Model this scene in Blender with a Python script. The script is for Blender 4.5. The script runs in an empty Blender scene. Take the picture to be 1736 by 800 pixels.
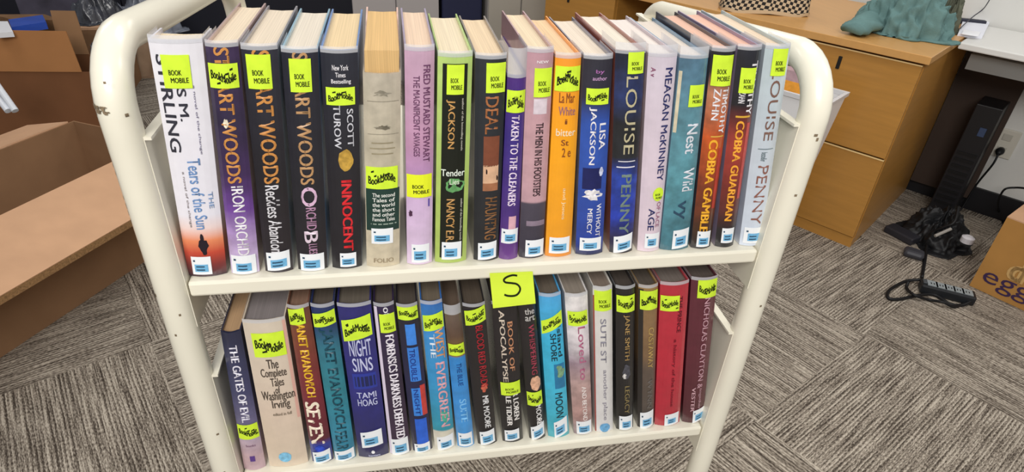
import bpy, bmesh, math, random
from mathutils import Vector, Matrix
random.seed(7)
S = bpy.context.scene
COL = S.collection

# ------------------------------------------------------------------ camera, light, exposure
F_PX, CX, CY = 1050.0, 868.0, 400.0
PITCH, ROLL, YAW = 0.56385, -0.06067, 0.20444
EYE = Vector((-0.0995, -0.5654, 1.2592))
_fwd = Vector((math.sin(YAW)*math.cos(PITCH), math.cos(YAW)*math.cos(PITCH), -math.sin(PITCH)))
_rt = Vector((math.cos(YAW), -math.sin(YAW), 0))
_dn = _fwd.cross(_rt)
RIGHT = math.cos(ROLL)*_rt + math.sin(ROLL)*_dn
DOWN = -math.sin(ROLL)*_rt + math.cos(ROLL)*_dn
cam_data = bpy.data.cameras.new('camera'); cam = bpy.data.objects.new('camera', cam_data); COL.objects.link(cam)
cam_data.sensor_fit = 'HORIZONTAL'; cam_data.sensor_width = 36.0; cam_data.lens = 36.0*F_PX/1736.0
cam_data.clip_start = 0.02; cam_data.clip_end = 60
m3 = Matrix((RIGHT, -DOWN, -_fwd)).transposed()
cam.matrix_world = Matrix.Translation(EYE) @ m3.to_4x4()
S.camera = cam

w = bpy.data.worlds.new('world'); S.world = w; w.use_nodes = True
w.node_tree.nodes['Background'].inputs[0].default_value = (0.93, 0.95, 1.0, 1)
w.node_tree.nodes['Background'].inputs[1].default_value = 0.27

def area(name, loc, target, size, power, color=(1, 0.97, 0.93)):
    l = bpy.data.lights.new(name, 'AREA'); l.shape = 'RECTANGLE'; l.size, l.size_y = size; l.energy = power; l.color = color
    o = bpy.data.objects.new(name, l); COL.objects.link(o); o.location = loc
    o.rotation_euler = (Vector(target)-Vector(loc)).to_track_quat('-Z', 'Y').to_euler()
    return o
area('front_fill_light', (-0.5, -2.0, 2.5), (0.05, 0.1, 0.75), (1.6, 1.2), 78)  # unseen frontal light added to brighten the front of the cart
area('ceiling_light_cart', (0.6, 0.9, 2.75), (0.6, 0.9, 0), (1.4, 0.7), 21)
area('ceiling_light_left', (-1.9, 1.9, 2.75), (-1.9, 1.9, 0), (1.2, 0.6), 13)
area('ceiling_light_far', (1.0, 2.9, 2.75), (1.0, 2.9, 0), (1.2, 0.6), 15)
area('ceiling_light_right', (2.2, -0.2, 2.75), (2.2, -0.2, 0), (1.2, 0.6), 17)
S.view_settings.view_transform = 'Standard'; S.view_settings.look = 'None'
S.view_settings.gamma = 1.0; S.view_settings.use_curve_mapping = False
S.view_settings.exposure = 0.0

# ------------------------------------------------------------------ where a sight line meets a plane of the room
def ray(u, v): return _fwd + RIGHT*((u-CX)/F_PX) + DOWN*((v-CY)/F_PX)
def at_y(u, v, y): d = ray(u, v); return EYE + d*((y-EYE.y)/d.y)
def at_z(u, v, z): d = ray(u, v); return EYE + d*((z-EYE.z)/d.z)
def at_plane(u, v, p, n): d = ray(u, v); n = Vector(n); return EYE + d*((Vector(p)-EYE).dot(n)/d.dot(n))

# ------------------------------------------------------------------ materials
def lin(c):
    if isinstance(c, str): c = tuple(int(c[i:i+2], 16) for i in (0, 2, 4))
    f = lambda x: x/12.92 if x <= 0.04045 else ((x+0.055)/1.055)**2.4
    return tuple(f(x/255.0) for x in c) + (1.0,)
_mc = {}
def mat(hexc, rough=0.6, spec=0.4, coat=0.0, metal=0.0, noise=0.0, nscale=30.0, bump=0.0, bscale=60.0, key=''):
    k = (hexc, rough, spec, coat, metal, noise, nscale, bump, bscale, key)
    if k in _mc: return _mc[k]
    m = bpy.data.materials.new('surface_'+hexc+key); m.use_nodes = True
    nt = m.node_tree; b = nt.nodes['Principled BSDF']
    c = lin(hexc)
    b.inputs['Base Color'].default_value = c
    b.inputs['Roughness'].default_value = rough; b.inputs['Specular IOR Level'].default_value = spec
    b.inputs['Coat Weight'].default_value = coat; b.inputs['Coat Roughness'].default_value = 0.12
    b.inputs['Metallic'].default_value = metal
    if noise or bump:
        tc = nt.nodes.new('ShaderNodeTexCoord')
    if noise:
        n = nt.nodes.new('ShaderNodeTexNoise'); n.inputs['Scale'].default_value = nscale; n.inputs['Detail'].default_value = 5
        r = nt.nodes.new('ShaderNodeValToRGB')
        r.color_ramp.elements[0].position = 0.3; r.color_ramp.elements[1].position = 0.7
        r.color_ramp.elements[0].color = tuple(x*(1-noise) for x in c[:3])+(1,)
        r.color_ramp.elements[1].color = tuple(min(1, x*(1+noise)) for x in c[:3])+(1,)
        nt.links.new(tc.outputs['Object'], n.inputs['Vector']); nt.links.new(n.outputs['Fac'], r.inputs[0]); nt.links.new(r.outputs[0], b.inputs['Base Color'])
    if bump:
        n2 = nt.nodes.new('ShaderNodeTexNoise'); n2.inputs['Scale'].default_value = bscale; n2.inputs['Detail'].default_value = 6
        bp = nt.nodes.new('ShaderNodeBump'); bp.inputs['Strength'].default_value = bump; bp.inputs['Distance'].default_value = 0.004
        nt.links.new(tc.outputs['Object'], n2.inputs['Vector']); nt.links.new(n2.outputs['Fac'], bp.inputs['Height']); nt.links.new(bp.outputs[0], b.inputs['Normal'])
    _mc[k] = m; return m

def spine_mat(stops, interp='LINEAR', coat=0.5, noise=0.12, rough=0.4):
    """printed cover: colour bands along the height of the spine (UV v), with a little mottling"""
    m = bpy.data.materials.new('printed_cover'); m.use_nodes = True; nt = m.node_tree; b = nt.nodes['Principled BSDF']
    uv = nt.nodes.new('ShaderNodeUVMap'); sx = nt.nodes.new('ShaderNodeSeparateXYZ'); nt.links.new(uv.outputs[0], sx.inputs[0])
    r = nt.nodes.new('ShaderNodeValToRGB'); r.color_ramp.interpolation = interp
    els = r.color_ramp.elements
    while len(els) < len(stops): els.new(0.5)
    for e, (p, c) in zip(els, sorted(stops)): e.position = p; e.color = lin(c)
    nt.links.new(sx.outputs[1], r.inputs[0])
    tc = nt.nodes.new('ShaderNodeTexCoord'); n = nt.nodes.new('ShaderNodeTexNoise'); n.inputs['Scale'].default_value = 70; n.inputs['Detail'].default_value = 5
    nt.links.new(tc.outputs['Object'], n.inputs['Vector'])
    mr = nt.nodes.new('ShaderNodeMapRange'); mr.inputs[3].default_value = 1-noise; mr.inputs[4].default_value = 1+noise
    mr.inputs[1].default_value = 0.3; mr.inputs[2].default_value = 0.7
    nt.links.new(n.outputs['Fac'], mr.inputs[0])
    mx = nt.nodes.new('ShaderNodeMix'); mx.data_type = 'RGBA'; mx.blend_type = 'MULTIPLY'; mx.inputs[0].default_value = 1
    nt.links.new(r.outputs[0], mx.inputs[6]); nt.links.new(mr.outputs[0], mx.inputs[7]); nt.links.new(mx.outputs[2], b.inputs['Base Color'])
    b.inputs['Roughness'].default_value = rough; b.inputs['Coat Weight'].default_value = coat; b.inputs['Coat Roughness'].default_value = 0.15
    return m

def page_mat(hexc):
    k = ('page', hexc)
    if k in _mc: return _mc[k]
    m = bpy.data.materials.new('paper_edges'); m.use_nodes = True; nt = m.node_tree; b = nt.nodes['Principled BSDF']
    tc = nt.nodes.new('ShaderNodeTexCoord'); mp = nt.nodes.new('ShaderNodeMapping'); mp.inputs['Scale'].default_value = (900, 6, 6)
    n = nt.nodes.new('ShaderNodeTexNoise'); n.inputs['Scale'].default_value = 1.0; n.inputs['Detail'].default_value = 3
    r = nt.nodes.new('ShaderNodeValToRGB'); c = lin(hexc)
    r.color_ramp.elements[0].position = 0.3; r.color_ramp.elements[1].position = 0.65
    r.color_ramp.elements[0].color = tuple(x*0.8 for x in c[:3])+(1,); r.color_ramp.elements[1].color = c
    nt.links.new(tc.outputs['Object'], mp.inputs[0]); nt.links.new(mp.outputs[0], n.inputs['Vector']); nt.links.new(n.outputs['Fac'], r.inputs[0]); nt.links.new(r.outputs[0], b.inputs['Base Color'])
    b.inputs['Roughness'].default_value = 0.85
    _mc[k] = m; return m

def plastic_mat():
    if 'plastic' in _mc: return _mc['plastic']
    m = bpy.data.materials.new('clear_film'); m.use_nodes = True; nt = m.node_tree; b = nt.nodes['Principled BSDF']; out = nt.nodes['Material Output']
    b.inputs['Base Color'].default_value = (0.75, 0.76, 0.8, 1); b.inputs['Roughness'].default_value = 0.18; b.inputs['Specular IOR Level'].default_value = 0.9
    t = nt.nodes.new('ShaderNodeBsdfTransparent'); mx = nt.nodes.new('ShaderNodeMixShader'); mx.inputs[0].default_value = 0.5
    nt.links.new(t.outputs[0], mx.inputs[1]); nt.links.new(b.outputs[0], mx.inputs[2]); nt.links.new(mx.outputs[0], out.inputs[0])
    _mc['plastic'] = m; return m

def wood_mat(hexc, dark=0.8, axis=(1, 1, 14)):
    k = ('wood', hexc, axis)
    if k in _mc: return _mc[k]
    m = bpy.data.materials.new('maple_veneer'); m.use_nodes = True; nt = m.node_tree; b = nt.nodes['Principled BSDF']
    tc = nt.nodes.new('ShaderNodeTexCoord'); mp = nt.nodes.new('ShaderNodeMapping'); mp.inputs['Scale'].default_value = axis
    n = nt.nodes.new('ShaderNodeTexNoise'); n.inputs['Scale'].default_value = 5; n.inputs['Detail'].default_value = 8; n.inputs['Roughness'].default_value = 0.6
    r = nt.nodes.new('ShaderNodeValToRGB'); c = lin(hexc)
    r.color_ramp.elements[0].position = 0.3; r.color_ramp.elements[1].position = 0.7
    r.color_ramp.elements[0].color = tuple(x*dark for x in c[:3])+(1,); r.color_ramp.elements[1].color = c
    nt.links.new(tc.outputs['Object'], mp.inputs[0]); nt.links.new(mp.outputs[0], n.inputs['Vector']); nt.links.new(n.outputs['Fac'], r.inputs[0]); nt.links.new(r.outputs[0], b.inputs['Base Color'])
    b.inputs['Roughness'].default_value = 0.32; b.inputs['Specular IOR Level'].default_value = 0.5
    _mc[k] = m; return m

def carpet_mat():
    m = bpy.data.materials.new('striped_carpet_tiles'); m.use_nodes = True; nt = m.node_tree; b = nt.nodes['Principled BSDF']
    N = nt.nodes.new; L = nt.links.new
    def math_(op, a, bb=None):
        n = N('ShaderNodeMath'); n.operation = op
        for i, x in enumerate((a, bb)):
            if x is None: continue
            if isinstance(x, (int, float)): n.inputs[i].default_value = x
            else: L(x, n.inputs[i])
        return n.outputs[0]
    tc = N('ShaderNodeTexCoord'); mp = N('ShaderNodeMapping'); mp.inputs['Rotation'].default_value = (0, 0, -math.radians(28)); mp.inputs['Location'].default_value = (0.3, 0.0, 0)
    L(tc.outputs['Object'], mp.inputs[0]); sx = N('ShaderNodeSeparateXYZ'); L(mp.outputs[0], sx.inputs[0])
    x, y = sx.outputs[0], sx.outputs[1]
    T = 0.6
    ix = math_('FLOOR', math_('DIVIDE', x, T)); iy = math_('FLOOR', math_('DIVIDE', y, T))
    par = math_('MODULO', math_('ABSOLUTE', math_('ADD', ix, iy)), 2.0)
    def mixv(f, a, bb): return math_('ADD', math_('MULTIPLY', a, math_('SUBTRACT', 1.0, f)), math_('MULTIPLY', bb, f))
    s = mixv(par, x, y); t = mixv(par, y, x)
    cv = N('ShaderNodeCombineXYZ'); L(math_('MULTIPLY', s, 185.0), cv.inputs[0]); L(math_('MULTIPLY', t, 7.0), cv.inputs[1]); L(math_('ADD', math_('MULTIPLY', ix, 3.7), math_('MULTIPLY', iy, 5.3)), cv.inputs[2])
    n1 = N('ShaderNodeTexNoise'); n1.inputs['Scale'].default_value = 1; n1.inputs['Detail'].default_value = 2; L(cv.outputs[0], n1.inputs['Vector'])
    cv2 = N('ShaderNodeCombineXYZ'); L(math_('MULTIPLY', s, 420.0), cv2.inputs[0]); L(math_('MULTIPLY', t, 110.0), cv2.inputs[1]); L(iy, cv2.inputs[2])
    n2 = N('ShaderNodeTexNoise'); n2.inputs['Scale'].default_value = 1; n2.inputs['Detail'].default_value = 1; L(cv2.outputs[0], n2.inputs['Vector'])
    rows = math_('ADD', 0.5, math_('MULTIPLY', math_('SINE', math_('ADD', math_('MULTIPLY', s, 690.0), math_('MULTIPLY', n1.outputs['Fac'], 7.0))), 0.16))
    mixn = math_('ADD', math_('ADD', math_('MULTIPLY', n1.outputs['Fac'], 0.38), math_('MULTIPLY', n2.outputs['Fac'], 0.36)), math_('MULTIPLY', rows, 0.26))
    r = N('ShaderNodeValToRGB'); e = r.color_ramp.elements
    e[0].position = 0.41; e[0].color = lin('453d36'); e[1].position = 0.60; e[1].color = lin('bdb3a4')
    mid = e.new(0.5); mid.color = lin('857b6f')
    L(mixn, r.inputs[0]); L(r.outputs[0], b.inputs['Base Color'])
    bp = N('ShaderNodeBump'); bp.inputs['Strength'].default_value = 0.5; bp.inputs['Distance'].default_value = 0.004; L(mixn, bp.inputs['Height']); L(bp.outputs[0], b.inputs['Normal'])
    b.inputs['Roughness'].default_value = 0.95; b.inputs['Specular IOR Level'].default_value = 0.1
    return m

# ------------------------------------------------------------------ mesh helpers
class MB:
    def __init__(self): self.v = []; self.f = []; self.m = []; self.uv = []; self.mats = []
    def mi(self, m):
        if m not in self.mats: self.mats.append(m)
        return self.mats.index(m)
    def add(self, vs, fs, m, uvs=None):
        o = len(self.v); self.v += [tuple(p) for p in vs]; self.uv += list(uvs) if uvs else [(0, 0)]*len(vs)
        k = self.mi(m)
        for f in fs: self.f.append(tuple(i+o for i in f)); self.m.append(k)
        return self
    def box(self, a, b, m, M=None):
        (x0, y0, z0), (x1, y1, z1) = a, b
        vs = [Vector((x, y, z)) for x in (x0, x1) for y in (y0, y1) for z in (z0, z1)]
        if M: vs = [M @ p for p in vs]
        return self.add(vs, [(0, 1, 3, 2), (4, 6, 7, 5), (0, 4, 5, 1), (2, 3, 7, 6), (0, 2, 6, 4), (1, 5, 7, 3)], m)
    def prism(self, poly, ext, m):
        """poly: list of 3D points (planar), ext: extrusion vector"""
        n = len(poly); e = Vector(ext); vs = [Vector(p) for p in poly]+[Vector(p)+e for p in poly]
        fs = [tuple(range(n))[::-1], tuple(range(n, 2*n))]+[(i, (i+1) % n, n+(i+1) % n, n+i) for i in range(n)]
        return self.add(vs, fs, m)
    def tube(self, pts, r, m, seg=10, caps=True):
        pts = [Vector(p) for p in pts]; n = len(pts); rs = r if isinstance(r, (list, tuple)) else [r]*n
        vs = []; up = None
        for i, p in enumerate(pts):
            t = (pts[min(i+1, n-1)]-pts[max(i-1, 0)]).normalized()
            if up is None:
                up = Vector((0, 0, 1)) if abs(t.z) < 0.9 else Vector((1, 0, 0))
            side = t.cross(up).normalized(); up = side.cross(t).normalized()
            for k in range(seg):
                a = 2*math.pi*k/seg; vs.append(p+(side*math.cos(a)+up*math.sin(a))*rs[i])
        fs = [(i*seg+k, i*seg+(k+1) % seg, (i+1)*seg+(k+1) % seg, (i+1)*seg+k) for i in range(n-1) for k in range(seg)]
        if caps: fs += [tuple(range(seg))[::-1], tuple(range((n-1)*seg, n*seg))]
        return self.add(vs, fs, m)
    def grid(self, fn, nu, nv, m, uv=False):
        vs = []; uvs = []
        for j in range(nv+1):
            for i in range(nu+1): vs.append(fn(i/nu, j/nv)); uvs.append((i/nu, j/nv))
        W = nu+1
        return self.add(vs, [(j*W+i, j*W+i+1, (j+1)*W+i+1, (j+1)*W+i) for j in range(nv) for i in range(nu)], m, uvs)
    def build(self, name, parent=None, origin=None, smooth=False, bevel=0.0, flip=True):
        me = bpy.data.meshes.new(name); org = Vector(origin) if origin is not None else Vector((0, 0, 0))
        me.from_pydata([Vector(p)-org for p in self.v], [], self.f)
        for m in self.mats: me.materials.append(m)
        ul = me.uv_layers.new(name='UVMap')
        for p, k in zip(me.polygons, self.m): p.material_index = k; p.use_smooth = smooth
        for l in me.loops: ul.data[l.index].uv = self.uv[l.vertex_index]
        bm = bmesh.new(); bm.from_mesh(me)
        if flip: bmesh.ops.recalc_face_normals(bm, faces=bm.faces)
        bm.to_mesh(me); bm.free(); me.update()
        o = bpy.data.objects.new(name, me); COL.objects.link(o)
        if parent is not None: o.parent = parent
        else: o.location = org
        if bevel:
            b = o.modifiers.new('bevel', 'BEVEL'); b.width = bevel; b.segments = 2; b.limit_method = 'ANGLE'; b.angle_limit = math.radians(40)
        return o
def empty(name, loc, label, cat, group=None):
    o = bpy.data.objects.new(name, None); COL.objects.link(o); o.location = loc; o.empty_display_size = 0.05
    return tag(o, label, cat, group)
def tag(o, label, cat, group=None, kind=None):
    o['label'] = label; o['category'] = cat
    if group: o['group'] = group
    if kind: o['kind'] = kind
    return o
def struct(o): o['kind'] = 'structure'; return o
def arc(c, r, a0, a1, n, fn):
    return [fn(c[0]+r*math.cos(a0+(a1-a0)*i/n), c[1]+r*math.sin(a0+(a1-a0)*i/n)) for i in range(n+1)]

_tc = {}
def text_shape(s, weight=0.0):
    k = (s, weight)
    if k in _tc: return _tc[k]
    cu = bpy.data.curves.new('lettering', 'FONT'); cu.body = s; cu.resolution_u = 3; cu.fill_mode = 'FRONT'
    o = bpy.data.objects.new('lettering', cu); me = bpy.data.meshes.new_from_object(o)
    vs = [(v.co.x, v.co.y) for v in me.vertices]; fs = [tuple(p.vertices) for p in me.polygons]
    if weight:          # heavier strokes: the letters laid down again a hair to each side
        n0 = len(vs); base, bf_ = list(vs), list(fs); wg = weight*1.25
        for k, (dx, dy) in enumerate(((-wg, 0), (wg, 0), (0, wg*0.6))):
            vs += [(x+dx, y+dy) for x, y in base]; fs += [tuple(i+n0*(k+1) for i in f) for f in bf_]
    x0 = min(v[0] for v in vs); x1 = max(v[0] for v in vs); y0 = min(v[1] for v in vs); y1 = max(v[1] for v in vs)
    vs = [((x-x0)/(x1-x0), (y-y0)/(y1-y0)) for x, y in vs]
    bpy.data.objects.remove(o); bpy.data.curves.remove(cu); bpy.data.meshes.remove(me)
    _tc[k] = (vs, fs); return _tc[k]

# ------------------------------------------------------------------ room
AX = math.radians(126)                        # the wall with the desk runs this way
A = Vector((math.cos(AX), math.sin(AX), 0)); B = Vector((math.sin(AX), -math.cos(AX), 0))
K = Vector((1.603, 1.18, 0))                  # front right foot of the wooden desk
def dk(t, d, z): return K + A*t + B*d + Vector((0, 0, z))     # t along the desk, d towards the wall
M_DESK = Matrix(((A.x, B.x, 0, K.x), (A.y, B.y, 0, K.y), (0, 0, 1, 0), (0, 0, 0, 1)))

mb = MB(); mb.add([(-5, -3, 0), (5.5, -3, 0), (5.5, 7, 0), (-5, 7, 0)], [(0, 1, 2, 3)], carpet_mat())
struct(mb.build('floor'))
WALL = mat('d9d8d3', 0.8, 0.2, noise=0.03, nscale=4)
mb = MB(); mb.box((-3.2, 0.76, 0), (4.6, 0.88, 2.75), WALL, M_DESK); struct(mb.build('wall_right'))
mb = MB(); mb.box((-3.2, 0.745, 0), (4.6, 0.76, 0.105), mat('17161a', 0.5), M_DESK); struct(mb.build('baseboard_right'))
mb = MB(); mb.box((-5, 5.6, 0), (0.6, 5.72, 2.75), WALL); struct(mb.build('wall_back'))

# ------------------------------------------------------------------ book truck
CREAM = mat('e9e4d2', 0.32, 0.5, coat=0.3, noise=0.05, nscale=6, key='paint')
CHIP = mat('7a6a54', 0.8, noise=0.4, nscale=400)
HW, RT, DEP = 0.324, 0.0162, 0.50
ZU, ZL, LIP = 0.840, 0.5237, 0.018
truck = empty('book_truck', (0, 0.2, 0), 'cream painted metal library book truck with two shelves and rounded tube handles', 'book cart')
TO = Vector((0, 0.2, 0))
for s in (-1, 1):
    x = s*(HW+RT)
    side = []
    side += [(x, 0, z) for z in (0.11, 0.3, 0.5, 0.7, 0.85, 0.95, 1.0, 1.02)]
    r1 = 0.055; zc = 1.042 if s < 0 else 1.026; ze = 1.070 if s < 0 else 1.038
    side += [(x, r1+r1*math.cos(a), zc+r1*math.sin(a)) for a in [math.pi-(math.pi/2+0.08)*i/8 for i in range(9)]]
    e = Vector(side[-1]); q = Vector((x, DEP-0.07, ze))
    side += [tuple(e.lerp(q, t)) for t in (0.25, 0.5, 0.75, 1.0)]
    side += [(x, DEP-0.07+0.07*math.sin(a), ze-0.07+0.07*math.cos(a)) for a in [math.pi/2*i/7 for i in range(1, 8)]]
    side += [(x, DEP, z) for z in (0.9, 0.7, 0.5, 0.3, 0.11)]
    fr = MB(); fr.tube(side, RT, CREAM, 16)
    # chips in the paint: small dents lying in the surface of the tube
    rr = random.Random(3+s)
    def chip(z, ang, w, h):
        def fn(u, v):
            a = ang+(u-0.5)*w/RT; return (x+RT*1.012*math.sin(a), -RT*1.012*math.cos(a), z+(v-0.5)*h)
        fr.grid(fn, 3, 1, CHIP)
    if s < 0:
        marks = [(1.050+rr.uniform(-0.006, 0.004), rr.uniform(-1.15, -0.1), rr.uniform(0.0015, 0.004), rr.uniform(0.001, 0.003)) for _ in range(16)]
        marks += [(1.052, -1.0, 0.006, 0.004), (1.049, -0.7, 0.004, 0.003), (1.045, 0.75, 0.003, 0.003), (1.075, 0.2, 0.002, 0.002)]
        marks += [(z, -1.25+rr.uniform(-0.08, 0.08), 0.0018, rr.uniform(0.003, 0.008)) for z in (0.995, 0.987, 0.962, 0.953, 0.945, 0.936, 0.928, 0.91)]
        marks += [(0.85, -0.9, 0.003, 0.004), (0.826, 0.4, 0.002, 0.003), (0.80, -0.2, 0.002, 0.003), (0.64, 0.5, 0.003, 0.003), (0.57, 0.2, 0.002, 0.006)]
        for z, a, w_, h in marks:
            chip(z, a, w_, h)
    else:
        for z, a, w_, h in ((1.013, -0.1, 0.004, 0.003), (1.008, 0.1, 0.003, 0.004), (0.94, -0.1, 0.003, 0.003), (0.78, 0.1, 0.003, 0.003)):
            chip(z, a, w_, h)
    f = fr.build('tube_frame', truck, TO, smooth=True)
    for y in (0, DEP):
        cm = MB(); R_ = 0.05
        cm.tube([(x, y, 0.112), (x, y, 0.105)], 0.016, mat('8a8a88', 0.3, metal=0.9), 12)
        cm.tube([(x-0.012, y+0.02, 0.05), (x+0.012, y+0.02, 0.05)], R_, mat('26262a', 0.6), 18)
        cm.box((x-0.019, y-0.012, 0.045), (x-0.0145, y+0.03, 0.107), mat('8a8a88', 0.3, metal=0.9)); cm.box((x+0.0145, y-0.012, 0.045), (x+0.019, y+0.03, 0.107), mat('8a8a88', 0.3, metal=0.9))
        cm.box((x-0.019, y-0.012, 0.101), (x+0.019, y+0.03, 0.107), mat('8a8a88', 0.3, metal=0.9))
        cm.build('caster', truck, TO)
for z0, sk, top in ((ZU, 0.80, 1.018), (ZL, 0.488, 0.724)):
    sm = MB()
    sm.box((-HW+0.001, -0.004, z0), (HW-0.001, DEP+0.004, z0+LIP), CREAM)
    sm.build('shelf', truck, TO, bevel=0.003)
    for s in (-1, 1):
        x0 = s*HW; pm = MB()
        pm.box((min(x0, x0+s*0.004), -0.004, sk), (max(x0, x0+s*0.004), DEP, top), CREAM)
        pm.box((min(x0-s*0.006, x0+s*0.004), -0.004, top), (max(x0-s*0.006, x0+s*0.004), DEP, top+0.003), CREAM)
        pm.build('end_panel', truck, TO)

# ------------------------------------------------------------------ books
SPINE_Y = 0.006
BULGE = 0.0045
GREEN = mat('cfee3c', 0.65, 0.2, noise=0.06, nscale=90, key='sticker')
YGREEN = mat('e4ee2e', 0.65, 0.2, key='sticker')
INK = mat('1e2410', 0.7, 0.2); LABELW = mat('eef1f4', 0.35, 0.4, coat=0.4); LABELB = mat('6fb0d8', 0.4, 0.4, coat=0.3, noise=0.12, nscale=300); LABELK = mat('25455e', 0.5)
PAGECOL = ['efe3cb', 'f3ebda', 'ecdcc4', 'f4ead6', 'f0d9b8', 'efe6d8']

def book(label, quad, shelf_top, stops, group, D=0.158, pages='f0e4cd', items=(), film=0.003, interp='LINEAR', noise=0.12, boards=None, spine_top=None, kind='book', coat=0.8, pv=0.985):
    (tl, tr, bl, br) = [at_y(p[0], p[1], SPINE_Y) for p in quad]
    zt = (tl.z+tr.z)/2
    def edge(t, b_):       # carry the edge of the spine down to the shelf
        z0 = shelf_top+0.0006; k = (z0-t.z)/(b_.z-t.z); k2 = (zt-t.z)/(b_.z-t.z)
        return t.x+(b_.x-t.x)*k, t.x+(b_.x-t.x)*k2
    xl0, xl1 = edge(tl, bl); xr0, xr1 = edge(tr, br)
    g = 0.012
    xl0, xr0 = xl0+(xr0-xl0)*g, xr0-(xr0-xl0)*g; xl1, xr1 = xl1+(xr1-xl1)*g, xr1-(xr1-xl1)*g
    z0 = shelf_top+0.0006; H = zt-z0; org = Vector(((xl0+xr0)/2, SPINE_Y+D*0.4, z0))
    def P(u, v, d=0.0):
        a = xl0+(xl1-xl0)*v; b_ = xr0+(xr1-xr0)*v
        return Vector((a+(b_-a)*u, SPINE_Y+d, z0+v*H))
    def spine(u, v, off=0.0): return P(u, v, BULGE*(2*u-1)**2-off)
    wid = (xr0+xr1-xl0-xl1)/2; tb = min(0.0017, wid*0.09)/wid
    root = empty(kind, org, label, 'book', group)
    m = spine_mat(stops, interp, coat, noise)
    st = spine_top if spine_top else 1.0
    # case: spine and the two boards, one folded sheet with thickness
    NU = 8
    outer = [(0, D)]+[(i/NU, BULGE*(2*i/NU-1)**2) for i in range(NU+1)]+[(1, D)]
    inner = [(1-tb, D), (1-tb, BULGE+0.001)]+[((NU-i)/NU*(1-2*tb)+tb, BULGE*(1-2*i/NU)**2+0.0025) for i in range(1, NU)]+[(tb, BULGE+0.001), (tb, D)]
    prof = outer+inner; n = len(prof)
    c = MB(); nv = 6; vs = []; uvs = []
    for j in range(nv+1):
        v = j/nv
        for (u, d) in prof:
            vv = v*st if d < 0.02 else v
            vs.append(P(u, vv, d)); uvs.append((u, vv))
    fs = [(j*n+i, j*n+(i+1) % n, (j+1)*n+(i+1) % n, (j+1)*n+i) for j in range(nv) for i in range(n)]
    # end caps as strips
    for base, fl in ((0, True), (nv*n, False)):
        for i in range(NU+2):
            q = (base+i, base+i+1, base+n-2-i, base+n-1-i)
            fs.append(q[::-1] if fl else q)
    if boards:  # board tints mix cover colour with light reflected off the film
        isp = lambda q, k: 1 <= k % n <= NU and k < nv*n
        c.add(vs, [q for k, q in enumerate(fs) if isp(q, k)], m, uvs); c.add(vs, [q for k, q in enumerate(fs) if not isp(q, k)], mat(boards, 0.35, 0.5, coat=0.6, noise=0.15, nscale=40), uvs)
    else: c.add(vs, fs, m, uvs)
    c.build('cover', root, org)
    # page block
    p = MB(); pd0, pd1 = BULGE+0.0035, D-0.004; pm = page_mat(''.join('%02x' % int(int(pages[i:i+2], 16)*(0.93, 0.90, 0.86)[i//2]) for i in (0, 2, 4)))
    cor = [(tb, pd0), (1-tb, pd0), (1-tb, pd1), (0.5, pd1-0.003), (tb, pd1)]
    pvs = [P(u, 0.012, d) for u, d in cor]+[P(u, pv, d) for u, d in cor]
    p.add(pvs, [(4, 3, 2, 1, 0), (5, 6, 7, 8, 9)]+[(i, (i+1) % 5, 5+(i+1) % 5, 5+i) for i in range(5)], pm)
    p.build('page_block', root, org)
    # clear film jacket standing a little proud of the spine
    if film:
        j = MB(); e = film/H
        def jf(u, v):
            if u < 0.2: uu, d = -0.004, (0.2-u)/0.2*min(0.045, D*0.7)+BULGE
            elif u > 0.8: uu, d = 1.004, (u-0.8)/0.2*min(0.045, D*0.7)+BULGE
            else: uu = (u-0.2)/0.6; d = BULGE*(2*uu-1)**2-0.0004
            return P(uu, 1-0.012+v*(e+0.012), d)
        j.grid(jf, 20, 1, plastic_mat()); j.build('film_jacket', root, org, flip=False)
    yt, yb = (quad[0][1]+quad[1][1])/2, (quad[2][1]+quad[3][1])/2
    V = lambda y: max(0.0, min(0.998, (yb-y)/(yb-yt)))
    seed = random.Random(label)
    for it in items:
        k = it[0]; pr = MB()
        if k in 'TH':
            _, s, u0, u1, y0, y1, col = it[:7]; wgt = it[7] if len(it) > 7 else 0.014
            tv, tf = text_shape(s, wgt); v1, v0 = V(y0), V(y1)
            if k == 'T': pts = [spine(u0+(u1-u0)*y, v1-(v1-v0)*x, 0.0006) for x, y in tv]
            else: pts = [spine(u0+(u1-u0)*x, v0+(v1-v0)*y, 0.0006) for x, y in tv]
            pr.add(pts, tf, mat(col, 0.45, 0.4, coat=0.3)); pr.build('title_lettering', root, org, flip=False)
        elif k == 'R':
            _, u0, u1, y0, y1, col = it[:6]; v1, v0 = V(y0), V(y1); nz = it[6] if len(it) > 6 else 0.12
            pr.grid(lambda a, b_: spine(u0+(u1-u0)*a, v0+(v1-v0)*b_, 0.0003), 6, 1, mat(col, 0.45, 0.4, coat=0.3, noise=nz, nscale=120)); pr.build('printed_band', root, org, flip=False)
        elif k == 'E':      # an oval or ragged shape in the picture
            _, u0, u1, y0, y1, col, rag = it; v1, v0 = V(y0), V(y1); nn = 18
            ring = []
            for i in range(nn):
                a = 2*math.pi*i/nn; rr_ = 1-rag*seed.random(); ring.append(spine((u0+u1)/2+(u1-u0)/2*math.cos(a)*rr_, (v0+v1)/2+(v1-v0)/2*math.sin(a)*rr_, 0.0005))
            pr.add(ring+[spine((u0+u1)/2, (v0+v1)/2, 0.0005)], [(i, (i+1) % nn, nn) for i in range(nn)], mat(col, 0.5, 0.4, coat=0.2, noise=0.3, nscale=200)); pr.build('cover_picture', root, org, flip=False)
        elif k == 'G':
            _, u0, u1, y0, y1, style = it[:6]; tilt = it[6] if len(it) > 6 else 0.0
            g_ = MB(); v1, v0 = V(y0), V(y1); gm = YGREEN if style == 'Y' else GREEN
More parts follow.
